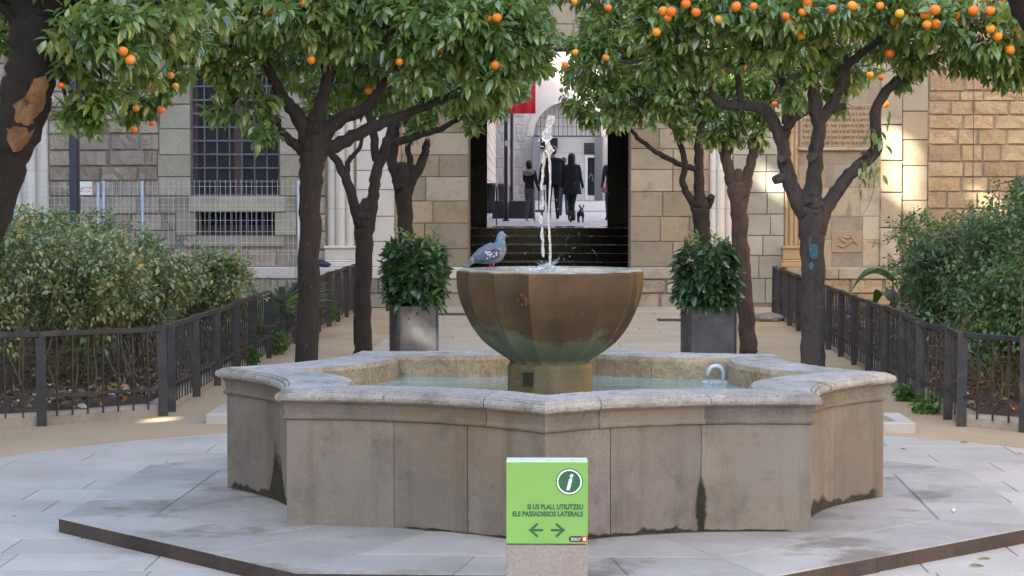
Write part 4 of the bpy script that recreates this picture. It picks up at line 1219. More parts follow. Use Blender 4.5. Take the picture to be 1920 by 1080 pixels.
# ================================================================== ADDED WINGS (outside the frame: one shades the court, one bounces warm light)
M['render_w'] = stone('wing_render', (0.42, 0.35, 0.26), (0.52, 0.45, 0.35), 0.8, 0, 0.9, 0.3, 30, pit=0.15)
M['ochre_w'] = stone('ochre_render', (0.52, 0.36, 0.19), (0.62, 0.46, 0.27), 0.8, 0, 0.9, 0.3, 30, pit=0.12)  # strong ochre chosen for the warm light it bounces
def wing(name, label, x0, x1, y0, y1, h, facex, nwin):
    t = thing(name, label, 'building', ((x0 + x1) / 2, (y0 + y1) / 2, 0))
    hx, hy = (x1 - x0) / 2, (y1 - y0) / 2
    link('wall', box2(-hx, hx, -hy, hy, 0, h, M['ochre_w']), t)
    link('roof', box2(-hx - 0.4, hx + 0.4, -hy - 0.4, hy + 0.4, h, h + 0.3, M['kerb']), t)
    s = 1 if facex > 0 else -1
    for k in range(nwin):
        for z in (2.2, 6.6):
            y = -hy + 2 * hy * (k + 0.5) / nwin
            wn_ = link('window', box((s * hx, y, z), (0.12, 1.3, 2.2), M['kerb'], 0, 0.01), t)
            link('pane', box((s * (hx + 0.063), y, z), (0.01, 1.1, 2.0), M['glassdark']), wn_)
    return t
lw = thing('light_shaping_wing', 'high thin unseen wall added to shade the courtyard, with holes aimed for sun patches', 'building', (-11.2, 1.0, 0))  # thin screen added out of view to block the sun
LWH, LWT = 17.6, 0.10
link('rear_body', box2(-8, -LWT / 2, -27, 27, 0, 3.4, M['render_w']), lw)
link('roof', box2(-8.3, -LWT / 2, -27.3, 27.3, 3.4, 3.6, M['kerb']), lw)
tgt = [(PD(1692, 318, FY - 0.1), 0.46, 1.0), (PD(1868, 392, FY - 0.1), 0.50, 0.34), (PD(1446, 342, FY - 0.07), 0.34, 0.36), (G(300, 787), 0.34, 0.15), (PD(775, 618, 18.5), 0.30, 0.24), (PD(1600, 190, 20.0), 0.5, 0.4), (PD(1345, 105, 20.0), 0.6, 0.4)]  # sun patches, each given a hole aimed through the added screen
holes = []
for p, wy, hz in tgt:
    k = (p.x + 11.2) / SUN_DIR.x
    q = p - SUN_DIR * k
    holes.append((q.y - 1.0 - wy / 2, q.y - 1.0 + wy / 2, q.z - hz / 2, q.z + hz / 2))
ys = sorted({-27.0, 27.0} | {h[0] for h in holes} | {h[1] for h in holes})
for a, b in zip(ys[:-1], ys[1:]):
    hs = sorted([h for h in holes if h[0] < (a + b) / 2 < h[1]], key=lambda h: h[2])
    z = 0.0
    for h in hs:
        link('wall', box2(-LWT / 2, LWT / 2, a, b, z, h[2], M['render_w']), lw); z = h[3]
    link('wall', box2(-LWT / 2, LWT / 2, a, b, z, LWH, M['render_w']), lw)
link('cornice', box2(-0.45, 0.45, -27.2, 27.2, LWH, LWH + 0.3, M['kerb']), lw)
for k in range(7):
    y = -27 + 54 * (k + 0.5) / 7
    wn_ = link('window', box((LWT / 2, y, 2.2), (0.12, 1.3, 2.2), M['kerb'], 0, 0.01), lw)
    link('pane', box((LWT / 2 + 0.063, y, 2.2), (0.01, 1.1, 2.0), M['glassdark']), wn_)
wing('light_shaping_wing', 'lower unseen ochre wing added to bounce warm light from the inscription side', 12.2, 20, -26, 28.0, 8.0, -1, 7)  # added out of view as a sunlit warm reflector

# ================================================================== LEAVES
def leaf_mesh(base, d, nrm, ln, wd, rnd, mat, curl=0.25, fold=0.18, simple=False):
    """arrays of leaves -> one mesh; each leaf a folded, drooping blade"""
    n = len(base)
    d = d / np.linalg.norm(d, axis=1, keepdims=True)
    side = np.cross(d, nrm); side /= (np.linalg.norm(side, axis=1, keepdims=True) + 1e-9)
    nn_ = np.cross(side, d)
    ln = ln[:, None]; wd = wd[:, None]
    def at(t, s, f): return base + d * ln * t - nn_ * ln * curl * t * t + side * wd * s + nn_ * wd * f
    if simple:
        P_ = [at(0, 0, 0), at(0.5, -0.5, fold), at(0.5, 0.5, fold), at(1, 0, 0)]
        tri = np.array([[0, 2, 3], [0, 3, 1]])
    else:
        P_ = [at(0, 0, 0), at(0.32, -0.46, fold), at(0.32, 0, 0), at(0.32, 0.46, fold), at(0.66, -0.40, fold), at(0.66, 0, 0), at(0.66, 0.40, fold), at(1, 0, 0)]
        tri = np.array([[0, 2, 1], [0, 3, 2], [1, 2, 5], [1, 5, 4], [2, 3, 6], [2, 6, 5], [4, 5, 7], [5, 6, 7]])
    K = len(P_)
    Vv = np.stack(P_, 1).reshape(-1, 3)
    T = (tri[None] + (np.arange(n) * K)[:, None, None]).reshape(-1, 3)
    me = bpy.data.meshes.new('leaves')
    me.vertices.add(len(Vv)); me.vertices.foreach_set('co', Vv.astype(np.float32).ravel())
    me.loops.add(T.size); me.loops.foreach_set('vertex_index', T.astype(np.int32).ravel())
    me.polygons.add(len(T)); me.polygons.foreach_set('loop_start', np.arange(0, T.size, 3, dtype=np.int32))
    me.update(calc_edges=True)
    a = me.attributes.new('rnd', 'FLOAT', 'POINT'); a.data.foreach_set('value', np.repeat(rnd, K).astype(np.float32))
    me.materials.append(mat)
    me.polygons.foreach_set('use_smooth', [True] * len(T))
    me.update()
    return me
def unit(a): return a / (np.linalg.norm(a, axis=-1, keepdims=True) + 1e-9)
def whorls(tips, dirs, per, ln, mat, spread=0.85, droop=0.4, twig=0.14, wr=0.45, rbase=None, simple=False, curl=0.25, bias=0.0):
    """clusters of leaves round twig tips"""
    n = len(tips)
    cnt = rng.integers(per[0], per[1] + 1, n)
    idx = np.repeat(np.arange(n), cnt)
    k = np.concatenate([np.arange(c) for c in cnt]); tot = cnt[idx]
    D = unit(dirs)[idx]
    ref = np.where(np.abs(D[:, 2:3]) > 0.9, np.array([[1.0, 0, 0]]), np.array([[0, 0, 1.0]]))
    u = unit(np.cross(D, ref)); v_ = np.cross(D, u)
    an = k * 2.4 + rng.uniform(0, 6.28, n)[idx] + rng.normal(0, 0.3, len(idx))
    rad = u * np.cos(an)[:, None] + v_ * np.sin(an)[:, None]
    f = (k + 0.5) / tot
    base = tips[idx] - D * (twig * (1 - f))[:, None] + rad * 0.006
    ld = D * (0.25 + 0.55 * f[:, None]) + rad * spread + np.array([[0, 0, -1.0]]) * (droop * rng.uniform(0.4, 1.5, len(idx)))[:, None] + rng.normal(0, 0.18, (len(idx), 3))
    nr = np.array([[0, 0, 1.0]]) + rad * 0.25 + rng.normal(0, 0.35, (len(idx), 3))
    L_ = rng.uniform(0.72, 1.15, len(idx)) * ln * (0.75 + 0.35 * np.sin(math.pi * np.clip(1 - f, 0.1, 0.9)))
    W_ = L_ * wr * rng.uniform(0.85, 1.15, len(idx))
    rb = rng.uniform(0, 1, n) if rbase is None else rbase
    rnd = np.clip(0.55 * rb[idx] + 0.45 * rng.uniform(0, 1, len(idx)) + bias, 0, 1)
    return leaf_mesh(base, ld, nr, L_, W_, rnd, mat, curl, 0.16, simple)
def shell_points(c, r_, n, lo=0.45):
    p = unit(rng.normal(0, 1, (n, 3)))
    rr = (rng.uniform(lo ** 3, 1, n)) ** (1 / 3)
    q = p * rr[:, None] * np.array(r_)[None]
    return np.array(c)[None] + q, unit(p * np.array([1, 1, 0.8]) + rng.normal(0, 0.35, (n, 3)))

# ================================================================== ORANGE TREES
sphere_me = bmesh.new(); bmesh.ops.create_uvsphere(sphere_me, u_segments=14, v_segments=9, radius=0.5)
for v in sphere_me.verts:
    if v.co.z > 0.42: v.co.z -= 0.05
ORANGE = bm_mesh(sphere_me, M['fruit'], True)
def px_scale(Y): return FPX / Y
def orange_tree(label, Y, trunk, limbs, blobs, fruits=(), mat='bark', dens=1.0, lf=0.105, base_py=None, fruit_r=0.074, stubs=(), fdy=0.36):
    """trunk, limbs: lists of (px, py, width_px[, dY]) ; blobs: (px, py, dY, rx_px, ry_px)"""
    k = 1.0 / px_scale(Y)
    g = PD(trunk[0][0], trunk[0][1], Y)
    root = Vector((g.x, Y, 0))
    t = thing('orange_tree', label, 'tree', root, 0, 'orange trees in rows along the court')
    def pt(p): return PD(p[0], p[1], Y + (p[3] if len(p) > 3 else 0.0)) - root
    tp = [pt(p) for p in trunk]; trd = [p[2] * k / 2 for p in trunk]
    if tp[0].z > 0.02:                              # continue the trunk down into the ground, slightly flared
        d = Vector((tp[0].x, tp[0].y, -0.03)); tp = [d, Vector((tp[0].x, tp[0].y, 0.10))] + tp if tp[0].z > 0.2 else [d] + tp
        trd = ([trd[0] * 1.35, trd[0] * 1.1] if len(tp) - len(trd) == 2 else [trd[0] * 1.3]) + trd
    dd_ = (tp[-1] - tp[-2]).normalized(); r0_ = trd[-1]; ttop = tp[-1].copy()
    tp += [ttop + dd_ * r0_ * 0.9, ttop + dd_ * r0_ * 2.0]; trd += [r0_ * 0.8, r0_ * 0.35]
    link('trunk', tube(tp, trd, M[mat], 16, 0.06, 5, 0.010), t)
    ends = []
    for lb in limbs:
        lp = [pt(p) for p in lb]; lr = [p[2] * k / 2 for p in lb]
        if (lp[0] - ttop).length < 0.32:
            lp.insert(0, Vector((ttop.x + (lp[0].x - ttop.x) * 0.45, lp[0].y, lp[0].z - r0_ * 2.0))); lr.insert(0, lr[0] * 0.8)
        link('branch', tube(lp, lr, M[mat], 12, 0.08, 5, 0.008), t)
        P2, R2 = refine(lp, lr, 3)
        ends += list(zip(P2, R2))[len(P2) // 3:]
    for s_ in stubs:                                # sawn-off branch stubs with pale cut faces
        a, b = pt(s_[0]), pt(s_[1]); r_ = s_[0][2] * k / 2
        V, F = tube_data([a, a.lerp(b, 0.5), b], [r_ * 0.95, r_ * 0.75, r_ * 0.7], 10, 0.08)
        me = mesh(V, F, [M[mat], M['cutwood']], mi=[0] * (len(F) - 1) + [1])
        link('branch_stub', me, t)
    # crown
    tips = []; dirs = []; tw = []
    for (bx, by, dY, rx, ry) in blobs:
        c = PD(bx, by, Y + dY) - root
        r_ = (rx * k, max(rx, ry) * k, ry * k)
        n = max(8, int(dens * 104 * (r_[0] * r_[2] + r_[0] * r_[1]) ** 1.0 / 0.42))
        p, d = shell_points(c, r_, n)
        tips.append(p); dirs.append(d)
        # a branch from the nearest limb to the clump, then twigs from it
        e = min(ends, key=lambda q: (q[0] - c).length)
        mid = (e[0] + c) / 2 + Vector((random.uniform(-.06, .06), random.uniform(-.06, .06), 0.08))
        br, rr = refine([e[0], mid, c], [min(e[1], 0.028), 0.016, 0.008], 4, 0.008)
        tw.append(tube_data(br, rr, 6, 0.05))
        for q in range(0, n, 4):
            tp_ = Vector(p[q]); s_ = c.lerp(tp_, 0.15)
            md = (s_ + tp_) / 2 + Vector((0, 0, random.uniform(-0.03, 0.05)))
            tw.append(tube_data([s_, md, tp_], [0.007, 0.0045, 0.0022], 4, 0, False))
    tips = np.concatenate(tips); dirs = np.concatenate(dirs)
    f = link('foliage', whorls(tips, dirs, (8, 13), lf, M['leaf'], 0.8, 0.45), t); f['kind'] = 'stuff'
    V, F = join_data(tw)
    o = link('twigs', mesh(V, F, M[mat], sm=True), t); o['kind'] = 'stuff'
    for fr in fruits:
        dY = (fr[2] if len(fr) > 2 else -0.45) - fdy + random.uniform(-0.05, 0.16)
        sc = fr[3] if len(fr) > 3 else 1.0
        p = PD(fr[0], fr[1], Y + dY) - root
        s_ = fruit_r * sc * random.uniform(0.82, 1.10)
        link('orange', ORANGE, t, p, (random.uniform(-.5, .5), random.uniform(-.5, .5), random.random() * 6), (s_, s_, s_ * random.uniform(0.92, 1.0)))
    return t, root, k

def top_blobs(xs, y=-55, r_=(115, 55), dY=0.0): return [(x, y + random.uniform(-25, 25), dY + random.uniform(-.3, .3), r_[0], r_[1]) for x in xs]
# -- left row, nearest
orange_tree('orange tree with a thick dark single trunk spreading low before the barred window', 16.0,
    [(577, 668, 44), (578, 560, 42), (581, 440, 40), (582, 340, 42), (588, 285, 52), (590, 255, 50)],
    [[(578, 300, 26), (556, 272, 20), (536, 256, 17), (512, 226, 14), (480, 180, 11), (455, 140, 8)],
     [(580, 265, 34), (556, 215, 28), (528, 178, 22), (500, 120, 16), (480, 60, 10)],
     [(592, 265, 36), (600, 200, 26), (612, 150, 20), (606, 95, 16), (585, 70, 12), (560, 30, 8)],
     [(594, 292, 30), (640, 268, 26), (695, 240, 22), (760, 214, 18), (830, 186, 14), (905, 150, 9)],
     [(596, 270, 32), (640, 222, 26), (690, 200, 22), (722, 150, 17), (742, 118, 14), (800, 80, 10), (860, 40, 7)],
     [(735, 122, 14), (720, 80, 14), (716, 20, 10)]],
    [(380, 70, -.3, 95, 70), (440, 130, -.1, 80, 65), (470, 40, -.3, 100, 70), (540, 100, .3, 80, 60), (560, 20, -.5, 110, 70), (640, 60, -.3, 90, 60), (660, 10, -.3, 110, 70),
     (700, 110, .4, 85, 55), (750, 50, -.3, 110, 75), (800, 130, -.2, 85, 55), (840, 50, -.4, 110, 75), (900, 130, -.3, 85, 70), (930, 50, -.3, 110, 80), (1000, 100, -.2, 62, 55),
     (985, 40, 0, 80, 70), (930, 185, -.1, 40, 34), (480, 205, -.2, 50, 42), (430, 200, -.1, 45, 40), (495, 255, -.35, 26, 24), (860, 190, 0, 45, 32), (620, 160, .7, 80, 50), (720, 170, .8, 80, 40)]
    + top_blobs((430, 570, 710, 850, 960)),
    [(583, 112), (541, 3), (570, 6), (500, 22), (371, 31, -.2), (749, 116), (748, 95, -.2), (793, 98, -.3), (825, 90, -.3), (732, 92, -.1), (627, 68, -.3), (915, 35), (932, 33), (690, 170, .3), (928, 122, -.5), (860, 133, -.1), (513, 24, -.6)],
    dens=0.85, fdy=0.16)
# -- right row, nearest
r1, r1root, r1k = orange_tree('orange tree with blue paint on its trunk and three forking limbs', 16.0,
    [(1524, 682, 46), (1524, 600, 44), (1523, 520, 44), (1522, 450, 46), (1522, 405, 52), (1522, 385, 50)],
    [[(1512, 412, 34), (1490, 362, 30), (1475, 318, 27), (1468, 280, 25), (1455, 236, 25), (1432, 204, 22), (1395, 196, 20), (1350, 194, 18), (1335, 168, 14), (1318, 120, 11), (1300, 60, 8)],
     [(1522, 400, 34), (1526, 350, 30), (1530, 290, 27), (1536, 245, 25), (1530, 212, 26), (1524, 150, 22), (1512, 100, 18), (1520, 40, 12)],
     [(1538, 412, 32), (1566, 362, 26), (1600, 320, 24), (1640, 284, 24), (1644, 262, 22), (1641, 220, 20), (1655, 180, 19), (1690, 145, 18), (1740, 118, 16), (1790, 85, 12), (1830, 50, 8)],
     [(1536, 228, 24), (1560, 195, 20), (1578, 155, 17), (1592, 118, 16), (1622, 95, 14), (1658, 58, 11), (1670, 10, 8)],
     [(1466, 262, 18), (1480, 235, 18), (1502, 210, 18), (1535, 200, 16)],
     [(1474, 232, 16), (1472, 180, 14), (1462, 130, 12), (1440, 80, 9)],
     [(1390, 196, 15), (1385, 140, 13), (1392, 90, 12), (1380, 40, 8)],
     [(1760, 108, 10), (1800, 105, 8), (1850, 130, 5)]],
    [(1230, 30, -.3, 85, 65), (1290, 70, -.2, 80, 55), (1360, 20, -.4, 95, 60), (1410, 90, -.2, 60, 40), (1460, 25, -.5, 95, 55), (1480, 90, -.4, 50, 40), (1560, 30, -.5, 95, 55),
     (1660, 20, -.4, 95, 50), (1650, 80, .2, 70, 35), (1750, 40, -.5, 95, 60), (1720, 105, -.1, 65, 40), (1840, 60, -.5, 95, 70), (1890, 120, -.4, 60, 45), (1820, 115, -.3, 55, 35), (1590, 130, .3, 55, 40),
     (1485, 178, -.4, 32, 34), (1510, 150, -.3, 35, 35), (1330, 120, 0, 60, 45), (1250, 110, -.1, 70, 50), (1540, 90, -.1, 50, 40), (1690, 150, .1, 35, 25), (1950, 90, -.3, 90, 70)]
    + top_blobs((1240, 1380, 1520, 1660, 1800, 1930)),
    [(1305, 23), (1286, 7), (1258, 22, -.5), (1231, 60), (1252, 34), (1243, 20, -.35), (1348, 36), (1380, 12), (1413, 12), (1473, 30), (1480, 44, -.3), (1505, 22), (1514, 5), (1560, 17), (1578, 35), (1598, 11), (1650, 11),
     (1606, 46, -.2), (1618, 45, -.25), (1628, 46, -.2), (1738, 46), (1754, 44), (1734, 28), (1753, 18, -.5), (1797, 30), (1800, 38, -.35), (1824, 19), (1856, 20), (1857, 54), (1870, 68), (1893, 93), (1907, 53), (1915, 65), (1677, 40, -.3), (1687, 25, -.4), (1668, 100, -.1), (1502, 65, -.2)],
    mat='bark_grey', dens=0.85,
    stubs=[((1526, 292, 24, -0.02), (1520, 295, 22, -0.105)), ((1472, 300, 20, -0.05), (1465, 297, 18, -0.10)), ((1474, 330, 24, 0), (1452, 338, 24, -0.05)), ((1630, 292, 12, 0), (1618, 288, 12, -0.10)), ((1560, 205, 18, 0), (1585, 198, 18, 0.02))])
M['bluepaint'] = plain('blue_spray', (0.012, 0.10, 0.16), 0.7, 0, 0.4, 40, dirt=((0.03, 0.028, 0.03), 45, 0.45, 0.6, 0.8))
for (px_, py_, wd, hh) in ((1527, 472, 14, 28), (1521, 498, 10, 14), (1519, 462, 5, 40)):   # sprayed paint following the trunk surface
    V = []; F = []; rr = 23.5 * r1k
    cy = 16.0
    for a in range(9):
        for b in range(5):
            ppx = px_ + (b / 4 - 0.5) * wd * (0.5 + 0.5 * math.sin(math.pi * (a + 0.5) / 9)) + random.uniform(-1.2, 1.2); ppy = py_ + (a / 8 - 0.5) * hh
            off = (ppx - 1523) * r1k
            d_ = math.sqrt(max(0.0, rr * rr - off * off)) + 0.002
            V.append(PD(ppx, ppy, cy - d_) - r1root)
    for a in range(8):
        for b in range(4): F.append((a * 5 + b, a * 5 + b + 1, (a + 1) * 5 + b + 1, (a + 1) * 5 + b))
    link('paint_mark', mesh(V, F, M['bluepaint'], sm=True), r1)
V = []
for k_ in range(10):
    a = 2 * math.pi * k_ / 10
    V.append(PD(1537 + 7 * math.cos(a), 576 + 4 * math.sin(a), 16.0 - 0.078) - r1root)
link('bark_scar', mesh(V, [tuple(range(10))], M['cutwood']), r1)
# hanging shoot with a few leaves on the right limb
sh = [PD(1640, 292, 15.9), PD(1632, 310, 15.85), PD(1640, 345, 15.85), PD(1628, 385, 15.85), PD(1612, 408, 15.85)]
link('shoot', tube([p - r1root for p in sh], [0.004, 0.003, 0.003, 0.002, 0.001], M['stem'], 5, 0, 3), r1)
tp_ = np.array([list(PD(x, y, 15.85) - r1root) for x, y in ((1616, 322), (1628, 328), (1640, 330), (1655, 335), (1620, 345), (1634, 350), (1618, 360), (1655, 270), (1640, 262), (1670, 232), (1660, 280), (1636, 268))])
f_ = link('foliage', whorls(tp_, np.tile([[0.1, -0.3, -0.8]], (len(tp_), 1)), (2, 4), 0.09, M['leaf'], 0.7, 0.7), r1); f_['kind'] = 'stuff'

# -- middle trees of each row
orange_tree('orange tree forked in two low down, growing beside the sun-dappled planter', 20.0,
    [(681, 655, 34), (681, 560, 32), (682, 480, 32), (683, 430, 36), (684, 410, 38)],
    [[(676, 425, 22), (662, 375, 20), (648, 332, 18), (630, 300, 15), (608, 268, 12), (590, 235, 9)],
     [(692, 420, 24), (700, 365, 22), (706, 320, 21), (722, 280, 20), (735, 245, 19), (750, 205, 14), (770, 160, 10)],
     [(648, 332, 12), (655, 300, 10), (672, 280, 8), (680, 250, 6)],
     [(728, 268, 17), (760, 262, 15), (800, 250, 13), (830, 240, 11), (860, 225, 8)],
     [(706, 300, 16), (700, 250, 16), (690, 200, 12), (680, 140, 8)]],
    [(640, 150, 0, 80, 55), (720, 150, .2, 90, 55), (800, 150, .2, 80, 50), (870, 190, 0, 55, 40), (920, 170, .2, 70, 50), (560, 130, .3, 70, 50), (600, 210, 0, 40, 25), (795, 225, 0, 30, 18), (925, 205, -.1, 30, 24),
     (650, 60, .3, 100, 70), (780, 60, .4, 100, 70), (900, 70, .4, 90, 70), (880, 235, -.1, 25, 14)] + top_blobs((600, 720, 850), -20, (110, 55)),
    [(700, 100, -.6), (760, 180, -.6), (930, 195, -.6), (850, 150, -.5)], dens=0.8, fdy=0.2)
orange_tree('orange tree with reddish scratched trunk growing beside the dark ribbed planter', 20.0,
    [(1404, 662, 34), (1400, 600, 32), (1394, 520, 31), (1388, 440, 30), (1385, 380, 32), (1385, 355, 36)],
    [[(1378, 365, 26), (1368, 325, 22), (1360, 295, 20), (1352, 262, 17), (1340, 220, 12), (1320, 170, 9)],
     [(1394, 362, 24), (1404, 325, 20), (1412, 290, 18), (1428, 252, 15), (1445, 210, 10), (1460, 160, 8)],
     [(1362, 296, 13), (1380, 250, 11), (1390, 200, 8)]],
    [(1110, 110, -.1, 75, 60), (1170, 170, 0, 70, 45), (1230, 200, 0, 65, 40), (1290, 170, -.1, 75, 50), (1350, 215, -.1, 60, 36), (1420, 215, 0, 60, 34), (1390, 150, .1, 75, 50), (1460, 160, .2, 60, 45),
     (1150, 60, .1, 85, 65), (1250, 90, .2, 85, 60), (1350, 80, .3, 85, 60), (1450, 70, .3, 80, 60), (1085, 190, -.1, 40, 35), (1120, 215, -.1, 40, 26), (1330, 255, -.1, 30, 20), (1425, 262, 0, 30, 18), (1365, 258, 0, 30, 20), (1560, 180, .5, 60, 45), (1600, 120, .5, 70, 50)]
    + top_blobs((1120, 1240, 1360, 1470), -15, (110, 55)),
    [(1078, 98, -.5), (1059, 122, -.5), (1077, 3, -.4), (1140, 15, -.4), (1228, 60, -.3), (1362, 102, -.5), (1411, 96, -.5), (1333, 130, -.4), (1353, 130, -.4), (1400, 128, -.4), (1452, 195, -.6), (1136, 108, -.4), (1216, 131, -.4), (1630, 140, -.2), (1652, 145, -.2), (1660, 195, .2)],
    mat='bark_red', dens=0.8, fdy=0.2)
# -- far trees of each row
orange_tree('small pollarded orange tree with a ringed stub, near the wall by the rose bed', 24.0,
    [(762, 600, 30), (762, 500, 29), (760, 420, 28), (757, 365, 32), (756, 342, 38)],
    [[(750, 350, 24), (742, 322, 22), (735, 300, 20), (740, 262, 16), (745, 215, 10)],
     [(764, 350, 26), (780, 325, 20), (794, 295, 16), (800, 268, 14)],
     [(775, 330, 14), (768, 300, 12), (765, 260, 10), (775, 210, 7)]],
    [(740, 200, 0, 60, 40), (800, 190, 0, 60, 40), (680, 180, .2, 60, 45), (870, 170, .2, 65, 45), (940, 150, .2, 60, 45), (760, 120, .2, 90, 55), (880, 100, .3, 80, 60), (775, 245, -.2, 24, 20), (975, 150, .1, 40, 30)]
    + top_blobs((700, 800, 900), 40, (90, 50)), [(780, 140, -.6), (890, 130, -.6)], dens=0.78,
    stubs=[((797, 278, 14, 0), (802, 262, 14, -0.06)), ((762, 375, 18, 0), (764, 388, 16, -0.1))])
orange_tree('small pollarded orange tree with a long bare side branch near the wall', 24.0,
    [(1320, 600, 30), (1319, 500, 30), (1317, 430, 30), (1314, 392, 34)],
    [[(1312, 400, 24), (1311, 350, 20), (1311, 300, 18), (1310, 262, 16), (1320, 210, 10)],
     [(1306, 396, 18), (1290, 365, 14), (1280, 342, 12), (1284, 312, 12), (1278, 275, 11), (1262, 240, 10), (1240, 225, 7)],
     [(1308, 318, 12), (1280, 310, 11), (1250, 296, 10), (1222, 278, 9), (1195, 258, 8), (1182, 238, 6), (1175, 205, 5)],
     [(1322, 395, 14), (1330, 380, 14), (1334, 370, 14)]],
    [(1190, 150, 0, 55, 45), (1140, 175, 0, 45, 40), (1250, 180, 0, 60, 40), (1310, 195, 0, 55, 36), (1360, 170, .2, 60, 45), (1110, 225, -.2, 26, 24), (1160, 230, -.1, 36, 20), (1290, 245, -.1, 34, 20), (1240, 110, .2, 90, 55), (1340, 95, .3, 80, 55), (1090, 130, .1, 45, 45), (1420, 120, .3, 60, 45)]
    + top_blobs((1150, 1260, 1360), 40, (90, 50)), [(1350, 105, -.6), (1415, 105, -.6)], dens=0.78,
    stubs=[((1326, 388, 15, 0), (1333, 372, 15, 0.0))])
# -- near trees at the edges of the frame
nl, nlroot, nlk = orange_tree('dark leaning orange tree trunk with a torn orange-brown bark wound', 12.6,
    [(-60, 560, 62), (-45, 470, 64), (-12, 400, 68), (5, 330, 76), (25, 260, 88), (50, 180, 96), (62, 110, 92), (70, 50, 88)],
    [[(68, 70, 76), (85, 20, 60), (130, 0, 44), (200, -30, 34), (280, -70, 24), (340, -110, 14)],
     [(60, 70, 50), (40, 0, 44), (10, -80, 34), (-30, -150, 20)],
     [(82, 10, 34), (110, -70, 30), (130, -150, 18)],
     [(40, 60, 24), (10, 20, 20), (-20, -10, 16), (-60, -60, 10)]],
    [(150, 60, -.3, 85, 60), (220, 40, -.2, 90, 55), (215, 95, -.3, 80, 45), (150, 130, -.1, 60, 50), (170, 190, -.2, 55, 38), (205, 170, -.1, 50, 40), (280, 70, .2, 80, 60), (310, 20, 0, 80, 55), (130, 215, -.2, 26, 26), (165, 228, -.2, 30, 22), (260, 130, .5, 60, 45),
     (270, 195, 1.6, 46, 36), (300, 170, 1.6, 40, 34), (245, 215, 1.6, 26, 22), (330, 130, 1.4, 55, 40), (340, 70, 1.4, 80, 55), (20, 20, .3, 60, 50), (0, 70, .4, 40, 36), (60, -20, .5, 90, 40), (380, 10, 1.0, 90, 55)]
    + top_blobs((-60, 90, 230, 360), -70, (130, 60)),
    [(231, 96), (244, 112, -.4), (329, 161, 1.0, .8), (289, 142, 1.0, .8), (320, 141, 1.0, .7), (255, 203, 1.2, .8), (302, 206, 1.2, .8), (251, 243, 1.2, .8), (290, 167, 1.2, .7), (284, 232, 1.2, .7), (114, 160, -.3, .7), (120, 55, -.2), (128, 96, -.2, .8), (310, 25, .2, .8), (165, 110, -.2, .7)],
    mat='bark_dark', dens=0.85, lf=0.10, fdy=0.18, fruit_r=0.064)
# the wound: a raised ragged sheet of bare wood wrapped on the trunk
W_ = [(20, 235, 44), (32, 205, 40), (48, 175, 34), (62, 150, 22)]
V = []; F = []
wl = [(30, 285), (12, 262), (6, 240), (4, 222), (14, 205), (30, 196), (46, 182), (56, 165), (64, 148)]
wr = [(40, 282), (52, 262), (60, 240), (66, 225), (74, 206), (80, 190), (86, 175), (88, 160), (84, 142)]
cl = [(16, 285, 42), (22, 262, 43), (29, 240, 44), (34, 222, 46), (40, 205, 47), (46, 194, 48), (50, 180, 48), (54, 165, 48), (57, 146, 47)]
nrow = len(wl)
for a in range(nrow):
    for b in range(7):
        ppx = wl[a][0] + (wr[a][0] - wl[a][0]) * b / 6 + (random.uniform(-9, 5) if b == 0 else random.uniform(-5, 7) if b == 6 else random.uniform(-1, 1)); ppy = wl[a][1] + (wr[a][1] - wl[a][1]) * b / 6
        off = (ppx - cl[a][0]) * nlk; rr = cl[a][2] * nlk * 1.02
        d_ = math.sqrt(max(0.0004, rr * rr - off * off)) + 0.004
        V.append(PD(ppx, ppy, 12.6 - d_) - nlroot)
for a in range(nrow - 1):
    for b in range(6): F.append((a * 7 + b, a * 7 + b + 1, (a + 1) * 7 + b + 1, (a + 1) * 7 + b))
link('bark_wound', mesh(V, F, M['wood'], sm=True), nl)
orange_tree('dark orange tree reaching in above the green shrub bed', 12.6,
    [(2050, 560, 70), (2030, 400, 66), (2010, 250, 66), (1985, 120, 66)],
    [[(1985, 130, 50), (1950, 70, 40), (1915, 20, 34), (1890, -40, 28), (1840, -110, 18)],
     [(1985, 120, 50), (2010, 30, 40), (2030, -80, 26)]],
    [(1960, 40, .6, 60, 50), (2020, 60, .3, 90, 60)] + top_blobs((1780, 1900, 2040), -90, (130, 60)), [], mat='bark_dark', dens=0.9)

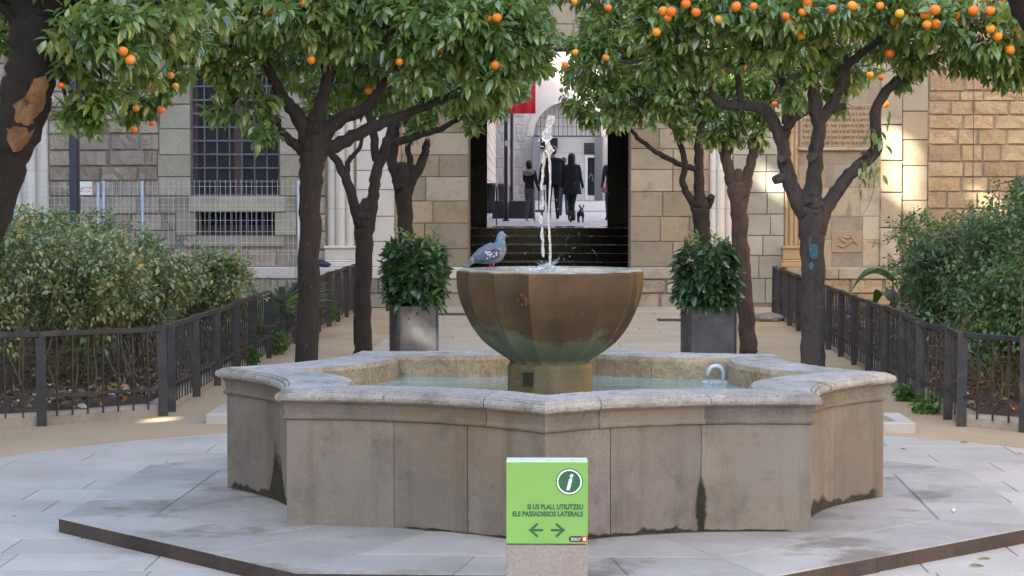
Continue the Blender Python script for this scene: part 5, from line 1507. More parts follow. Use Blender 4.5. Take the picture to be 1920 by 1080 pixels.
# ================================================================== BEDS, KERBS, FENCES
FPL = [G(-60, 806), G(78, 799), G(305, 780), G(321, 772), G(367, 744), G(407, 723)]
xl = FPL[-1]
for k in range(1, 13):
    Y = xl.y + 0.92 * k
    FPL.append(Vector((xl.x + 0.0167 * (Y - xl.y) + 0.018 * (Y - xl.y), Y, 0)))
FPL.insert(0, G(-330, 822))
FPRt = [G(2260, 842), G(2030, 820), G(1920, 811), G(1803, 800), G(1778, 787), G(1725, 763), G(1693, 740)]
xr_ = FPRt[-1]
for k in range(1, 12):
    Y = xr_.y + 0.92 * k
    FPRt.append(Vector((xr_.x + 0.028 * (Y - xr_.y), Y, 0)))
FH = 0.64
def fence(label, P_, dips={}):
    t = thing('iron_fence', label, 'fence', (P_[0].x, P_[0].y, 0))
    o = t.location.copy()
    pm = box((0, 0, 0), (0.066, 0.020, 1), M['iron']); bmh = box((0, 0, 0), (0.0105, 0.0105, 1), M['iron'])
    for i, p in enumerate(P_):
        a = P_[max(i - 1, 0)]; b = P_[min(i + 1, len(P_) - 1)]
        an = math.atan2(b.y - a.y, b.x - a.x)
        lean = random.uniform(-0.025, 0.025)
        link('post', pm, t, (p.x - o.x, p.y - o.y, FH / 2 - 0.015), (lean, random.uniform(-0.02, 0.02), YAW + random.uniform(-0.12, 0.12) + (R(10) if p.x < 0 else R(-10))), (1, 1, FH + 0.03))
    for i in range(len(P_) - 1):
        a, b = P_[i], P_[i + 1]
        d = b - a; L_ = d.length; an = math.atan2(d.y, d.x)
        n = max(1, round(L_ / 0.118))
        dz0 = random.uniform(-0.012, 0.012) - dips.get(i, 0); dz1 = random.uniform(-0.012, 0.012) - dips.get(i + 1, 0)
        mid = (a + b) / 2 - o
        sl_ = math.atan2(dz1 - dz0, L_)
        link('top_rail', box((0, 0, 0), (L_ - 0.03, 0.030, 0.036), M['iron'], 0, 0.004), t, (mid.x, mid.y, FH - 0.02 + (dz0 + dz1) / 2), (0, -sl_, an))
        link('bottom_rail', box((0, 0, 0), (L_ - 0.03, 0.010, 0.022), M['iron']), t, (mid.x, mid.y, 0.20 + (dz0 + dz1) / 2), (0, -sl_, an))
        for k in range(1, n):
            f = k / n; p = a.lerp(b, f) - o; dz = dz0 + (dz1 - dz0) * f
            link('bar', bmh, t, (p.x, p.y, 0.06 + (FH - 0.09) / 2 + dz), (random.uniform(-.008, .008), random.uniform(-.012, .012), an), (1, 1, FH - 0.09))
    return t
fence('low dark iron fence round the yellowing rose bed, beside the thick-trunked tree', FPL, {10: 0.11})
fence('low dark iron fence round the green shrub bed, ending at the inscription wall', FPRt)
def kerb_run(label, P_, inward):
    t = thing('kerb', label, 'kerb', (P_[0].x, P_[0].y, 0)); o = t.location.copy()
    for i in range(len(P_) - 1):
        a, b = P_[i], P_[i + 1]
        d = (b - a); L_ = d.length; d.normalize(); n_ = Vector((-d.y, d.x, 0)) * inward
        c = (a + b) / 2 + n_ * 0.085 - o
        me = box((0, 0, 0), (L_ - 0.006, 0.13, 0.14), M['kerb'], 0, 0.018)
        link('kerb_stone', me, t, (c.x, c.y, 0.012), (0, 0, math.atan2(d.y, d.x)))
kerb_run('worn stone kerb edging the rose bed under the iron fence', FPL, 1)
kerb_run('worn stone kerb edging the green shrub bed under the iron fence', FPRt, -1)
def bed_poly(P_, xout, inward):
    q = []
    for i, p in enumerate(P_):
        a = P_[max(i - 1, 0)]; b = P_[min(i + 1, len(P_) - 1)]
        d = (b - a).normalized(); n_ = Vector((-d.y, d.x, 0)) * inward
        q.append(p + n_ * 0.13)
    return q
def bed(label, P_, xout, inward):
    q = bed_poly(P_, xout, inward)
    V = []; F = []; nx = 14
    for p in q:
        for k in range(nx + 1):
            f = k / nx; x = p.x + (xout - p.x) * f
            V.append((x, p.y, 0.05 + 0.10 * min(1, f * 4) + random.uniform(-0.02, 0.02) - (0.07 if k == 0 else 0)))
    for i in range(len(q) - 1):
        for k in range(nx): F.append((i * (nx + 1) + k, i * (nx + 1) + k + 1, (i + 1) * (nx + 1) + k + 1, (i + 1) * (nx + 1) + k))
    o = link('soil', mesh(V, F, M['soil'], sm=True)); tag(o, label, 'soil', kind='structure')
    return q
ql = bed('dark soil of the rose bed behind the iron fence', FPL, -8.5, 1)
qr = bed('dark soil of the green shrub bed behind the iron fence', FPRt, 9.5, -1)
def litter(label, P_, sgn, n, wdt=1.3):
    seg = rng.integers(0, len(P_) - 1, n) if n else []
    wts = np.array([(P_[i + 1] - P_[i]).length for i in range(len(P_) - 1)]); wts /= wts.sum()
    seg = rng.choice(len(P_) - 1, n, p=wts)
    A = np.array([list(p) for p in P_]); f = rng.uniform(0, 1, n)
    base = A[seg] * (1 - f)[:, None] + A[seg + 1] * f[:, None]
    base[:, 0] += sgn * rng.uniform(0.02, 1, n) ** 1.5 * wdt
    base[:, 1] += rng.uniform(-0.05, 0.6, n) * 0.4
    base[:, 2] = 0.10 + rng.uniform(0, 0.06, n)
    d = rng.normal(0, 1, (n, 3)); d[:, 2] *= 0.25
    nr = np.array([[0, 0, 1.0]]) + rng.normal(0, 0.5, (n, 3))
    L_ = rng.uniform(0.035, 0.085, n)
    o = link('leaf_litter', leaf_mesh(base, d, nr, L_, L_ * 0.55, rng.uniform(0, 1, n) ** 1.1, M['litter'], 0.2, 0.2))
    tag(o, label, 'leaves', kind='stuff')
litter('brown fallen leaves on the soil of the rose bed', ql, -1, 3800)
litter('brown fallen leaves on the soil of the green shrub bed', qr, 1, 2600)

# ---- shrubs
def shrub(label, X, Y, h, r_, mat, n, lf=0.045, stems=9, name='shrub', group=None, z0=0.16, simple=True, bias=0.0, shoots=4):
    t = thing(name, label, 'shrub', (X, Y, 0.10), 0, group)
    items = []; tips = []; dirs = []
    for k in range(stems):                                 # arching canes
        a = random.uniform(0, 6.28); rr = r_ * random.uniform(0.3, 1.0); hh = (h - 0.1) * random.uniform(0.7, 1.0)
        p0 = Vector((random.uniform(-.7, .7) * r_, random.uniform(-.7, .7) * r_, 0)); p2 = Vector((rr * math.cos(a), rr * math.sin(a), hh))
        p1 = p0.lerp(p2, 0.5) + Vector((random.uniform(-.3, .3) * r_, random.uniform(-.3, .3) * r_, 0.15))
        p3 = p2 + Vector((0.25 * math.cos(a), 0.25 * math.sin(a), -0.12 - 0.2 * random.random()))
        br, rad = refine([p0, p1, p2, p3], [0.009, 0.007, 0.005, 0.002], 4, 0.012)
        items.append(tube_data(br, rad, 5, 0, False))
        for q in range(3, len(br)):
            for _ in range(2):
                s_ = br[q] + Vector((random.gauss(0, .10), random.gauss(0, .10), random.gauss(0.02, .07)))
                items.append(tube_data([br[q], s_], [0.003, 0.0015], 4, 0, False)); tips.append(list(s_)); dirs.append(list((s_ - br[q]).normalized()))
    for k in range(34):                                     # dead criss-cross twigs low down
        a = random.uniform(0, 6.28); p0 = Vector((r_ * random.uniform(-.8, .8), r_ * random.uniform(-.8, .8), random.uniform(0.0, 0.25)))
        tl = random.uniform(0.25, 0.6); p1 = p0 + Vector((tl * math.cos(a), tl * math.sin(a), random.uniform(0.0, 0.40)))
        items.append(tube_data(refine([p0, (p0 + p1) / 2 + Vector((0, 0, 0.05)), p1], [0.005, 0.004, 0.002], 3, 0.01)[0], [random.uniform(0.0018, 0.0042)] * 7, 4, 0, False))
    V, F = join_data(items)
    o = link('stems', mesh(V, F, M['stem'], sm=True), t); o['kind'] = 'stuff'
    m_ = n
    cl_c, cl_d = [], []
    nb_ = 12
    for k in range(nb_):                                   # uneven clumps make the outline
        a = random.uniform(0, 6.28); rr = r_ * random.uniform(0.2, 0.85); zc = z0 + (h - 0.1 - z0) * random.uniform(0.25, 0.85)
        rb = r_ * random.uniform(0.35, 0.55)
        p, d = shell_points((rr * math.cos(a), rr * math.sin(a), zc), (rb, rb, min(rb, (h - zc) * 0.9) + 0.05), m_ // nb_, 0.3)
        cl_c.append(p); cl_d.append(d)
    tp_ = np.concatenate(cl_c + [np.array(tips)]); dr_ = np.concatenate(cl_d + [np.array(dirs)])
    ok = (tp_[:, 2] > 0.05) & (rng.uniform(0, 1, len(tp_)) < np.clip(0.25 + tp_[:, 2] / (0.55 * h), 0, 1))
    f = link('foliage', whorls(tp_[ok], dr_[ok], (4, 8), lf, M[mat], 0.9, 0.15, 0.08, 0.55, None, simple, 0.15, bias), t); f['kind'] = 'stuff'
    return t
LS = [(-4.55, 15.1, 1.40, .50), (-3.75, 15.35, 1.42, .50), (-3.15, 15.75, 1.22, .42), (-3.60, 16.5, 1.44, .50), (-3.05, 17.0, 1.22, .42), (-3.9, 17.8, 1.42, .55), (-2.72, 18.5, 1.02, .30), (-2.95, 19.4, 0.98, .34), (-4.8, 16.6, 1.5, .6), (-4.4, 19.6, 1.3, .55), (-5.6, 15.4, 1.4, .6)]
LL = ['tall straggly rose shrub with yellowing leaves by the wounded tree trunk', 'rose shrub with pale yellow-flecked leaves directly behind the front fence rail',
      'lower rose shrub leaning over the fence corner post', 'tall rose shrub rising in front of the dark blue pole', 'mid-height rose shrub behind the third fence panel', 'rose shrub in front of the wire mesh panels',
      'short bluish-green shrub just before the strap-leaved plant', 'loose rose shrub behind the strap-leaved plant', 'broad rose shrub behind the wounded tree trunk', 'rose shrub below the barred window', 'wide rose shrub at the outer end of the rose bed']
for (X, Y, h, r_), lb in zip(LS, LL): shrub(lb, X, Y, h, r_, 'leaf_rose', 820, 0.054, 12, 'rose_shrub', 'rose shrubs in the fenced bed', bias=0.02)
RS = [(4.05, 15.0, 1.60, .52), (3.70, 15.9, 1.38, .42), (3.62, 17.2, 1.18, .40), (4.45, 16.4, 1.78, .55), (3.62, 14.75, 1.0, .36), (4.0, 18.6, 1.25, .48), (4.9, 18.0, 1.6, .6), (4.05, 20.2, 0.95, .35), (5.0, 14.9, 1.7, .6), (4.6, 20.6, 1.2, .5)]
RL = ['tall dense green shrub behind the outer green-bed fence panel', 'green shrub with small red hips behind the angled fence panel', 'lower spreading green shrub in front of the big arum leaf', 'tallest green shrub, topmost against the rough golden wall',
      'low green shrub pressing against the fence corner post', 'green shrub below the sunlit wall patch', 'broad green shrub near the rough golden wall', 'short green shrub by the far end of the green-bed fence', 'wide green shrub at the outer end of the green bed', 'green shrub at the foot of the rough golden wall']
for (X, Y, h, r_), lb in zip(RS, RL): shrub(lb, X, Y, h * 1.07, r_, 'leaf_green', 1050, 0.055, 9, 'green_shrub', 'green shrubs in the fenced bed', 0.22)
def strap_plant(label, X, Y, n, L0, name='strap_leaf_plant', mat='strap', wd=0.035):
    t = thing(name, label, 'plant', (X, Y, 0.10))
    for k in range(n):
        a = random.uniform(0, 6.28); L_ = L0 * random.uniform(0.65, 1.1); V = []; F = []; m_ = 8
        e = random.uniform(0.25, 0.75)
        for q in range(m_ + 1):
            f = q / m_; r_ = L_ * f * (0.35 + 0.5 * e); z = L_ * (f * 0.95 - f * f * (0.35 + 0.45 * e))
            ww = wd * math.sin(math.pi * min(0.98, 0.25 + 0.75 * f)) * 0.5 + 0.002
            c = Vector((r_ * math.cos(a), r_ * math.sin(a), z)); s_ = Vector((-math.sin(a), math.cos(a), 0)) * ww
            V += [c - s_ + Vector((0, 0, ww * 0.5)), c, c + s_ + Vector((0, 0, ww * 0.5))]
        for q in range(m_): F += [(3 * q, 3 * q + 1, 3 * q + 4, 3 * q + 3), (3 * q + 1, 3 * q + 2, 3 * q + 5, 3 * q + 4)]
        me = mesh(V, F, M[mat], sm=True)
        at = me.attributes.new('rnd', 'FLOAT', 'POINT'); at.data.foreach_set('value', [random.random()] * len(V))
        link('leaf', me, t)
g = G(505, 575, 0.45)
strap_plant('clump of long pale green strap leaves behind the rose-bed fence', -2.52, 20.7, 40, 1.15, wd=0.05)
strap_plant('smaller clump of strap leaves by the dip in the rose-bed fence', -2.42, 22.2, 34, 1.0, wd=0.05)
def arum(label, px_, py_, Y):
    p = PD(px_, py_, Y); t = thing('arum_plant', label, 'plant', (p.x + 0.1, Y, 0.10))
    for k, (a, L_, z) in enumerate(((R(185), 0.42, p.z - 0.05), (R(120), 0.3, p.z - 0.25), (R(20), 0.3, p.z - 0.3))):
        V = []; F = []; m_ = 8
        for q in range(m_ + 1):
            f = q / m_; ww = L_ * 0.34 * math.sin(math.pi * (0.12 + 0.88 * f) ** 0.8) + 0.004
            c = Vector((L_ * f * math.cos(a), L_ * f * math.sin(a), z - 0.1 + 0.16 * math.sin(f * 2.2) - 0.22 * f * f)); s_ = Vector((-math.sin(a), math.cos(a), 0)) * ww
            V += [c - s_ + Vector((0, 0, ww * .4)), c, c + s_ + Vector((0, 0, ww * .4))]
        for q in range(m_): F += [(3 * q, 3 * q + 1, 3 * q + 4, 3 * q + 3), (3 * q + 1, 3 * q + 2, 3 * q + 5, 3 * q + 4)]
        me = mesh(V, F, M['arum'], sm=True)
        at = me.attributes.new('rnd', 'FLOAT', 'POINT'); at.data.foreach_set('value', [random.random()] * len(V))
        lf_ = link('leaf', me, t)
        link('stalk', tube([(0, 0, -0.05), (0.02, 0, z * 0.5), (0, 0, z - 0.1)], [0.01, 0.009, 0.007], M['stem'], 6), lf_)
arum('broad dark green arum leaf above the green-bed fence', 1655, 520, 20.5)
def weed(label, X, Y, r_, h, n):
    t = thing('weed_clump', label, 'plant', (X, Y, 0.0), 0, 'weeds at the foot of the fences')
    p, d = shell_points((0, 0, h * 0.45), (r_, r_, h * 0.5), n, 0.2)
    p[:, 2] = np.clip(p[:, 2], 0.02, None)
    f = link('foliage', whorls(p, d, (3, 6), 0.05, M['weed'], 0.9, 0.2, 0.05, 0.6, None, True), t); f['kind'] = 'stuff'
    link('stem', tube([(0, 0, -0.02), (0.01, 0, h * 0.5), (0.02, 0.01, h * 0.8)], [0.006, 0.004, 0.002], M['stem'], 5), t)
for (px_, py_, r_, h, lb) in ((612, 610, .16, .30, 'leafy weed clump growing behind the thick dark tree trunk'), (470, 690, .12, .22, 'weed clump under the sixth panel of the rose-bed fence'), (520, 665, .14, .25, 'weed clump between the rose-bed fence and the thick tree trunk'),
                          (1745, 775, .15, .16, 'weed clump at the foot of the angled green-bed fence panel'), (1700, 752, .10, .14, 'dry weed tuft by the green-bed fence bend'), (1660, 720, .08, .12, 'small weed tuft beneath a straight green-bed fence panel')):
    q = G(px_, py_); weed(lb, q.x, q.y, r_, h, 60)

# ================================================================== PLANTERS
def planter(label, plabel, px0, px1, pytop, Y, rz, dpt):
    a, b = PD(px0, pytop, Y), PD(px1, pytop, Y)
    w_ = b.x - a.x; h = a.z
    t = thing('planter', label, 'planter', ((a.x + b.x) / 2, Y + dpt / 2, 0), rz)
    th = 0.02
    for (n, c, s) in (('front_panel', (0, -dpt / 2 + th / 2, h / 2), (w_, th, h)), ('rear_panel', (0, dpt / 2 - th / 2, h / 2), (w_, th, h)),
                      ('side_panel', (-w_ / 2 + th / 2, 0, h / 2), (th, dpt - 2 * th - 0.002, h)), ('side_panel', (w_ / 2 - th / 2, 0, h / 2), (th, dpt - 2 * th - 0.002, h))):
        link(n, box(c, s, M['zinc'], 0, 0.003), t)
    link('soil', box((0, 0, h - 0.06), (w_ - 0.045, dpt - 0.045, 0.04), M['soil']), t)
    for s in (-1, 1):
        n = 22
        for k in range(n): link('ribbing', box((s * (w_ / 2 + 0.004), 0, 0.02 + (h - 0.03) * k / (n - 1)), (0.010, dpt - 0.01, 0.010), M['zinc']), t)
        link('corner_trim', box((s * (w_ / 2 - 0.012), -dpt / 2 - 0.003, h / 2), (0.018, 0.008, h - 0.01), M['iron']), t)
    link('hole', lathe([(0.008, 0), (0.008, 0.004)], 10, M['void']), t, (-w_ / 2 + 0.10, -dpt / 2 - 0.0005, h - 0.11), (R(90), 0, 0))
    return t, w_, h
def potted(label, X, Y, z0, boxr, h, n, shift=0.0):
    t = thing('potted_shrub', label, 'shrub', (X, Y, z0))
    items = []
    P_ = []; D_ = []
    for k in range(n):
        f = random.random(); z = 0.02 + (h - 0.02) * f
        a = random.uniform(0, 6.28); e = random.uniform(0.55, 1.0) ** 0.5
        bul = 1.0 - 0.28 * max(0, (f - 0.72) / 0.28) ** 2 - 0.12 * (1 - min(1, f / 0.15))
        c, s = math.cos(a), math.sin(a)
        q = max(abs(c), abs(s)) ** 0.55
        x, y = boxr * e * c / q * bul, boxr * e * s / q * bul
        P_.append((x + shift * f, y, z)); D_.append((c, s, 0.55 + 0.5 * f))
        if k % 5 == 0: items.append(tube_data([(x * 0.15, y * 0.15, -0.02), (x * 0.5, y * 0.5, z * 0.7), (x, y, z)], [0.008, 0.006, 0.003], 5, 0, False))
    V, F = join_data(items); o = link('stems', mesh(V, F, M['stem_dark'], sm=True), t); o['kind'] = 'stuff'
    f = link('foliage', whorls(np.array(P_), np.array(D_), (6, 9), 0.118, M['leaf_dark'], 0.75, 0.28, 0.10, 0.46), t); f['kind'] = 'stuff'
    tp_ = np.array([(random.uniform(-.7, .7) * boxr, random.uniform(-.7, .7) * boxr, h + random.uniform(0.02, 0.14)) for _ in range(9)])
    f = link('young_shoots', whorls(tp_, np.tile([[0, 0, 1.0]], (9, 1)), (4, 6), 0.075, M['strap'], 0.8, 0.0, 0.08, 0.42), t); f['kind'] = 'stuff'
    for q in tp_: link('shoot', tube([(q[0], q[1], h - 0.15), tuple(q)], [0.004, 0.002], M['stem'], 5), t)
tL, wL, hL = planter('grey metal planter with a sun-dappled front beside the path', '', 735, 812, 574, 18.6, R(13), 0.44)
potted('clipped dark glossy shrub standing square in the sun-dappled planter', tL.location.x + 0.01, tL.location.y, hL, 0.28, 0.57, 175)
tR, wR, hR = planter('dark grey ribbed metal planter with a small hole, beside the path', '', 1288, 1378, 575, 18.6, R(5), 0.44)
potted('rounded dark glossy shrub with pale shoots in the dark ribbed planter', tR.location.x - 0.02, tR.location.y, hR, 0.28, 0.55, 175)

# ================================================================== LAMP POST, MESH FENCE, SMALL STONES
p = PD(139, 400, 23.0)
lp = thing('lamp_post', 'dark blue lamp post standing in the rose bed before the rough wall', 'lamp post', (p.x, 23.0, 0.0))
link('pole', box((0, 0, 2.2), (0.085, 0.085, 4.4), M['bluepole'], 0, 0.008), lp)
link('cable_duct', box((0.055, 0.0, 2.0), (0.018, 0.03, 4.0), M['black']), lp)
link('base_plate', box((0, 0, 0.015), (0.22, 0.22, 0.03), M['bluepole']), lp)
link('arm', box((0.25, 0, 4.35), (0.6, 0.06, 0.06), M['bluepole']), lp)
link('lantern', lathe([(0.06, 0.0), (0.17, 0.03), (0.20, 0.07), (0.12, 0.16), (0.03, 0.20)], 18, M['bluepole']), lp, (0.5, 0, 4.12))
def mesh_panel(label, x0, x1, Y, h, nv):
    t = thing('wire_fence_panel', label, 'fence', ((x0 + x1) / 2, Y, 0), random.uniform(-0.02, 0.02), 'temporary wire fence panels')
    w_ = x1 - x0
    for s in (-1, 1): link('post', lathe([(0.019, 0.05), (0.019, h)], 10, M['steel']), t, (s * w_ / 2, 0, 0))
    for s in (-1, 1): link('foot', box((s * w_ / 2, 0, 0.05), (0.2, 0.5, 0.10), M['kerb'], 0, 0.02), t)
    for k in range(1, nv): link('vertical_wire', box((-w_ / 2 + w_ * k / nv, 0.0, h / 2 + 0.08), (0.0045, 0.0045, h - 0.14), M['steel']), t)
    z = 0.25
    while z < h:
        link('cross_wire', box((0, 0.004, z), (w_ - 0.03, 0.0045, 0.0045), M['steel']), t)
        if abs((z - 0.25) % 0.56) < 0.02: link('cross_wire', box((0, 0.004, z + 0.05), (w_ - 0.03, 0.005, 0.005), M['steel']), t)
        z += 0.14
    return t
YM = 25.6
X = lambda px_, Y=YM: PD(px_, 400, Y).x
mp1 = mesh_panel('galvanised wire fence panel with a small white notice, by the lamp post', X(20), X(184), YM, 1.70, 16)
mesh_panel('galvanised wire fence panel between the paired posts and the single post', X(194), X(266), YM + 0.02, 1.72, 9)
mesh_panel('galvanised wire fence panel across the barred basement window', X(268), X(560), YM - 0.03, 1.72, 30)
nt = tag(link('notice', box((0, 0, 0), (0.165, 0.006, 0.165), M['signwhite'], 0, 0.002), None, (X(161), YM - 0.02, PD(161, 353, YM).z), (0, 0, R(2))), 'small white notice with red lettering hung on the wire fence', 'notice')
for k, s_ in enumerate(('PROHIBIT', 'EL PAS')):
    link('lettering', text_mesh(s_, 0.038, M['signred'], 'CENTER', 0.8), nt, (0.03, -0.0045, -0.005 - 0.045 * k), (R(90), 0, 0))['kind'] = 'stuff'
link('symbol', disc(0.022, M['signblack'], 20, 0.014), nt, (-0.055, -0.0045, -0.02), (R(90), 0, 0))
# low stone frames at the edge of the paving
def stone_frame(label, corner, ux, uy):
    c = G(*corner); t = thing('stone_edging', label, 'kerb', (c.x, c.y, 0), YAW)
    for (cx, cy, sx_, sy_) in ((ux * 0.45, uy * 0.06, 0.9, 0.12), (ux * 0.45, uy * 0.60, 0.9, 0.12), (ux * 0.06, uy * 0.33, 0.12, 0.418), (ux * 0.84, uy * 0.33, 0.12, 0.418)):
        link('edge_stone', box((cx, cy, 0.028), (sx_, sy_, 0.075), M['slab'], 0, 0.006), t)
    link('inner_soil', box((ux * 0.45, uy * 0.33, 0.003), (0.66, 0.418, 0.02), M['sand']), t)
stone_frame('low pale stone frame on the sand near the green shrub bed', (1718, 812), -1, 1)
stone_frame('low pale stone frame on the sand near the rose bed', (386, 795), 1, 1)
# square drain covers in the path
for px_, py_, lb in ((848, 592, 'square dark drain cover in the path by the sun-dappled planter'), (1268, 603, 'square dark drain cover in the path by the dark ribbed planter')):
    q = G(px_, py_); d_ = thing('drain_cover', lb, 'drain', (q.x, q.y, 0.0), YAW)
    link('frame', box((0, 0, 0.015), (0.46, 0.46, 0.014), M['iron']), d_)
    for k in range(7): link('slot_bar', box((-0.18 + 0.06 * k, 0, 0.0245), (0.035, 0.40, 0.006), M['zinc']), d_)
# loose leaves on the paving
def fallen(label, px_, py_, z, rz, rv, L_=0.07):
    q = G(px_, py_, z)
    me = leaf_mesh(np.array([[0, 0, 0.004]]), np.array([[math.cos(rz), math.sin(rz), 0.02]]), np.array([[0.1, 0.1, 1.0]]), np.array([L_]), np.array([L_ * 0.4]), np.array([rv]), M['leaf'], 0.1, 0.25)
    tag(link('fallen_leaf', me, None, q), label, 'leaf')
fallen('curled yellow-green leaf against the platform riser', 1832, 1049, 0.016, 0.3, 0.98)
fallen('pale green leaf lying flat on the slabs beside the platform', 1815, 1062, 0.016, 0.1, 0.85, 0.075)
n_ = 46
an_ = rng.uniform(0, 6.28, n_); rr_ = rng.uniform(2.5, 4.6, n_)
bs_ = np.stack([FC.x + rr_ * np.cos(an_), FC.y + rr_ * np.sin(an_), np.full(n_, 0.022)], 1)
dd_ = rng.normal(0, 1, (n_, 3)); dd_[:, 2] = 0.05
L_ = rng.uniform(0.025, 0.06, n_)
tag(link('leaf_litter', leaf_mesh(bs_, dd_, np.tile([[0.1, 0, 1.0]], (n_, 1)), L_, L_ * 0.45, rng.uniform(0, 0.85, n_), M['litter'], 0.15, 0.2)), 'sparse dry leaves scattered over the paving and sand', 'leaves', kind='stuff')
bm = bmesh.new(); bmesh.ops.create_icosphere(bm, subdivisions=2, radius=0.011)
for v in bm.verts: v.co *= random.uniform(0.85, 1.1)
tag(link('pebble', bm_mesh(bm, M['white_st'], True), None, G(1788, 957, PZ + 0.009)), 'tiny white pebble on a joint of the fountain platform', 'pebble')
# rubble by the end of the right fence and a dark cloth bag on the stone bench
for (px_, py_, s_, lb) in ((1442, 602, 0.16, 'rough stone lump by the far post of the green-bed fence'), (1425, 597, 0.11, 'small stone lump near the green-grey wall foot')):
    bm = bmesh.new(); bmesh.ops.create_icosphere(bm, subdivisions=2, radius=s_)
    for v in bm.verts: v.co *= random.uniform(0.8, 1.1)
    q = G(px_, py_)
    tag(link('stone_lump', bm_mesh(bm, M['kerb']), None, (q.x, q.y, s_ * 0.25), None, (1.3, 1, 0.45)), lb, 'stone')
bxp, bzp = PD(607, 493, 28.2), 0.55
bm = bmesh.new(); bmesh.ops.create_icosphere(bm, subdivisions=3, radius=0.09)
for v in bm.verts: v.co = Vector((v.co.x * 1.0 + 0.02 * math.sin(v.co.z * 60), v.co.y * 0.8, max(-0.045, v.co.z * 0.7 - 0.25 * v.co.x)))
tag(link('bag', bm_mesh(bm, M['bluepole'], True), None, (bxp.x, 28.2, 0.597)), 'small dark crumpled bag on the stone bench below the pale pier', 'bag')

# ================================================================== PIGEON
M['pg_body'] = plain('pigeon_grey', (0.095, 0.108, 0.145), 0.6, 0, 0.3, 60, bmp=0.4)
M['pg_belly'] = plain('pigeon_pale', (0.16, 0.17, 0.21), 0.7, 0, 0.2, 40, bmp=0.3)
M['pg_neck'] = plain('pigeon_neck', (0.06, 0.15, 0.17), 0.35, 0.2, 0.3, 60)
M['pg_head'] = plain('pigeon_head', (0.13, 0.17, 0.24), 0.55, 0, 0.1, 60)
M['pg_dark'] = plain('pigeon_bar', (0.045, 0.06, 0.10), 0.6, 0, 0.3, 60)
m, N, L, P = nodes_of('pigeon_wing')
tc = N.new('ShaderNodeTexCoord'); vo = N.new('ShaderNodeTexVoronoi'); vo.inputs['Scale'].default_value = 70
L.new(tc.outputs['Object'], vo.inputs['Vector'])
nz = noise(N, L, tc.outputs['Object'], 55, 3, 0.6)
L.new(ramp(N, L, math_n(N, L, 'ADD', math_n(N, L, 'MULTIPLY', vo.outputs['Distance'], 0.6), nz), [(0.70, (0.30, 0.33, 0.40)), (0.76, (0.02, 0.026, 0.05))]), P.inputs['Base Color'])
P.inputs['Roughness'].default_value = 0.6
M['pg_wing'] = m
M['pg_foot'] = plain('pigeon_foot', (0.45, 0.09, 0.08), 0.6)
M['pg_beak'] = plain('pigeon_beak', (0.12, 0.11, 0.11), 0.5)
pgp = PD(921, 500, FC.y + 0.18)
pg = thing('pigeon', 'grey pigeon resting on the rim of the brown bowl', 'pigeon', (pgp.x, FC.y + 0.18, PZ + 1.117), R(24))
pg.scale = (0.92, 1.0, 1.0)
# body along +x (facing right), feet at origin
pgs = [(-0.128, 0.030, .010), (-0.098, 0.045, .024), (-0.058, 0.060, .041), (-0.016, 0.068, .052), (0.022, 0.078, .056), (0.046, 0.100, .045), (0.053, 0.124, .030), (0.056, 0.142, .0245), (0.061, 0.158, .0235), (0.069, 0.169, .019), (0.077, 0.171, .007)]
_p, _r = refine([(x, 0, z) for x, z, r_ in pgs], [q[2] for q in pgs], 3)
_V, _F = tube_data(_p, _r, 18)
bd = mesh(_V, _F, [M['pg_body'], M['pg_belly'], M['pg_neck'], M['pg_head']], sm=True)
for p_ in bd.polygons:
    c = p_.center
    p_.material_index = 3 if c.z > 0.148 else (2 if c.z > 0.118 else (1 if (c.x > 0.01 and c.z < 0.10) or c.z < 0.05 else 0))
link('body', bd, pg)
for s in (-1, 1):
    V = []; F = []
    nl_, nw_ = 12, 7
    for a in range(nl_ + 1):
        f = a / nl_; x = 0.045 - 0.155 * f
        zc = 0.080 - 0.034 * f; hh = 0.027 * math.sin(math.pi * (0.06 + 0.90 * f)) ** 0.6 + 0.001
        for b in range(nw_ + 1):
            g_ = b / nw_ - 0.5
            zb_ = float(np.interp(x, [q[0] for q in pgs], [q[1] for q in pgs])); rb_ = float(np.interp(x, [q[0] for q in pgs], [q[2] for q in pgs]))
            y = 0.0045 + math.sqrt(max(0.00012, rb_ * rb_ - (zc + 2 * g_ * hh - zb_) ** 2))
            V.append((x - 0.02 * g_ * 0, s * y, zc + 2 * g_ * hh))
    for a in range(nl_):
        for b in range(nw_): F.append((a * (nw_ + 1) + b, a * (nw_ + 1) + b + 1, (a + 1) * (nw_ + 1) + b + 1, (a + 1) * (nw_ + 1) + b))
    me = mesh(V, F, [M['pg_wing'], M['pg_dark']], sm=True, mi=[1 if (k // nw_ > 7 or (k % nw_) == 0) else 0 for k in range(len(F))])
    wg = link('wing', me, pg); sm_ = wg.modifiers.new('t', 'SOLIDIFY'); sm_.thickness = 0.003
    link('leg', tube([(0.005, s * 0.018, 0.03), (0.004, s * 0.018, 0.004)], [0.005, 0.0035], M['pg_foot'], 6), pg)
    for q, (dx, dy) in enumerate(((0.025, 0), (0.018, 0.012), (0.018, -0.012), (-0.014, 0))):
        link('toe', tube([(0.004, s * 0.018, 0.004), (0.004 + dx, s * 0.018 + dy, 0.003)], [0.0032, 0.002], M['pg_foot'], 5), pg)
    link('eye', lathe([(0.0035, 0), (0.003, 0.002), (0.001, 0.003)], 8, M['pg_foot']), pg, (0.068, s * 0.0205, 0.165), (R(-90 * s), 0, 0))
V = []; F = []
for k in range(7):
    f = k / 6; x = -0.085 - 0.075 * f; w_ = 0.016 + 0.010 * f; z = 0.046 - 0.036 * f
    V += [(x, -w_, z), (x, w_, z), (x, w_, z - 0.008), (x, -w_, z - 0.008)]
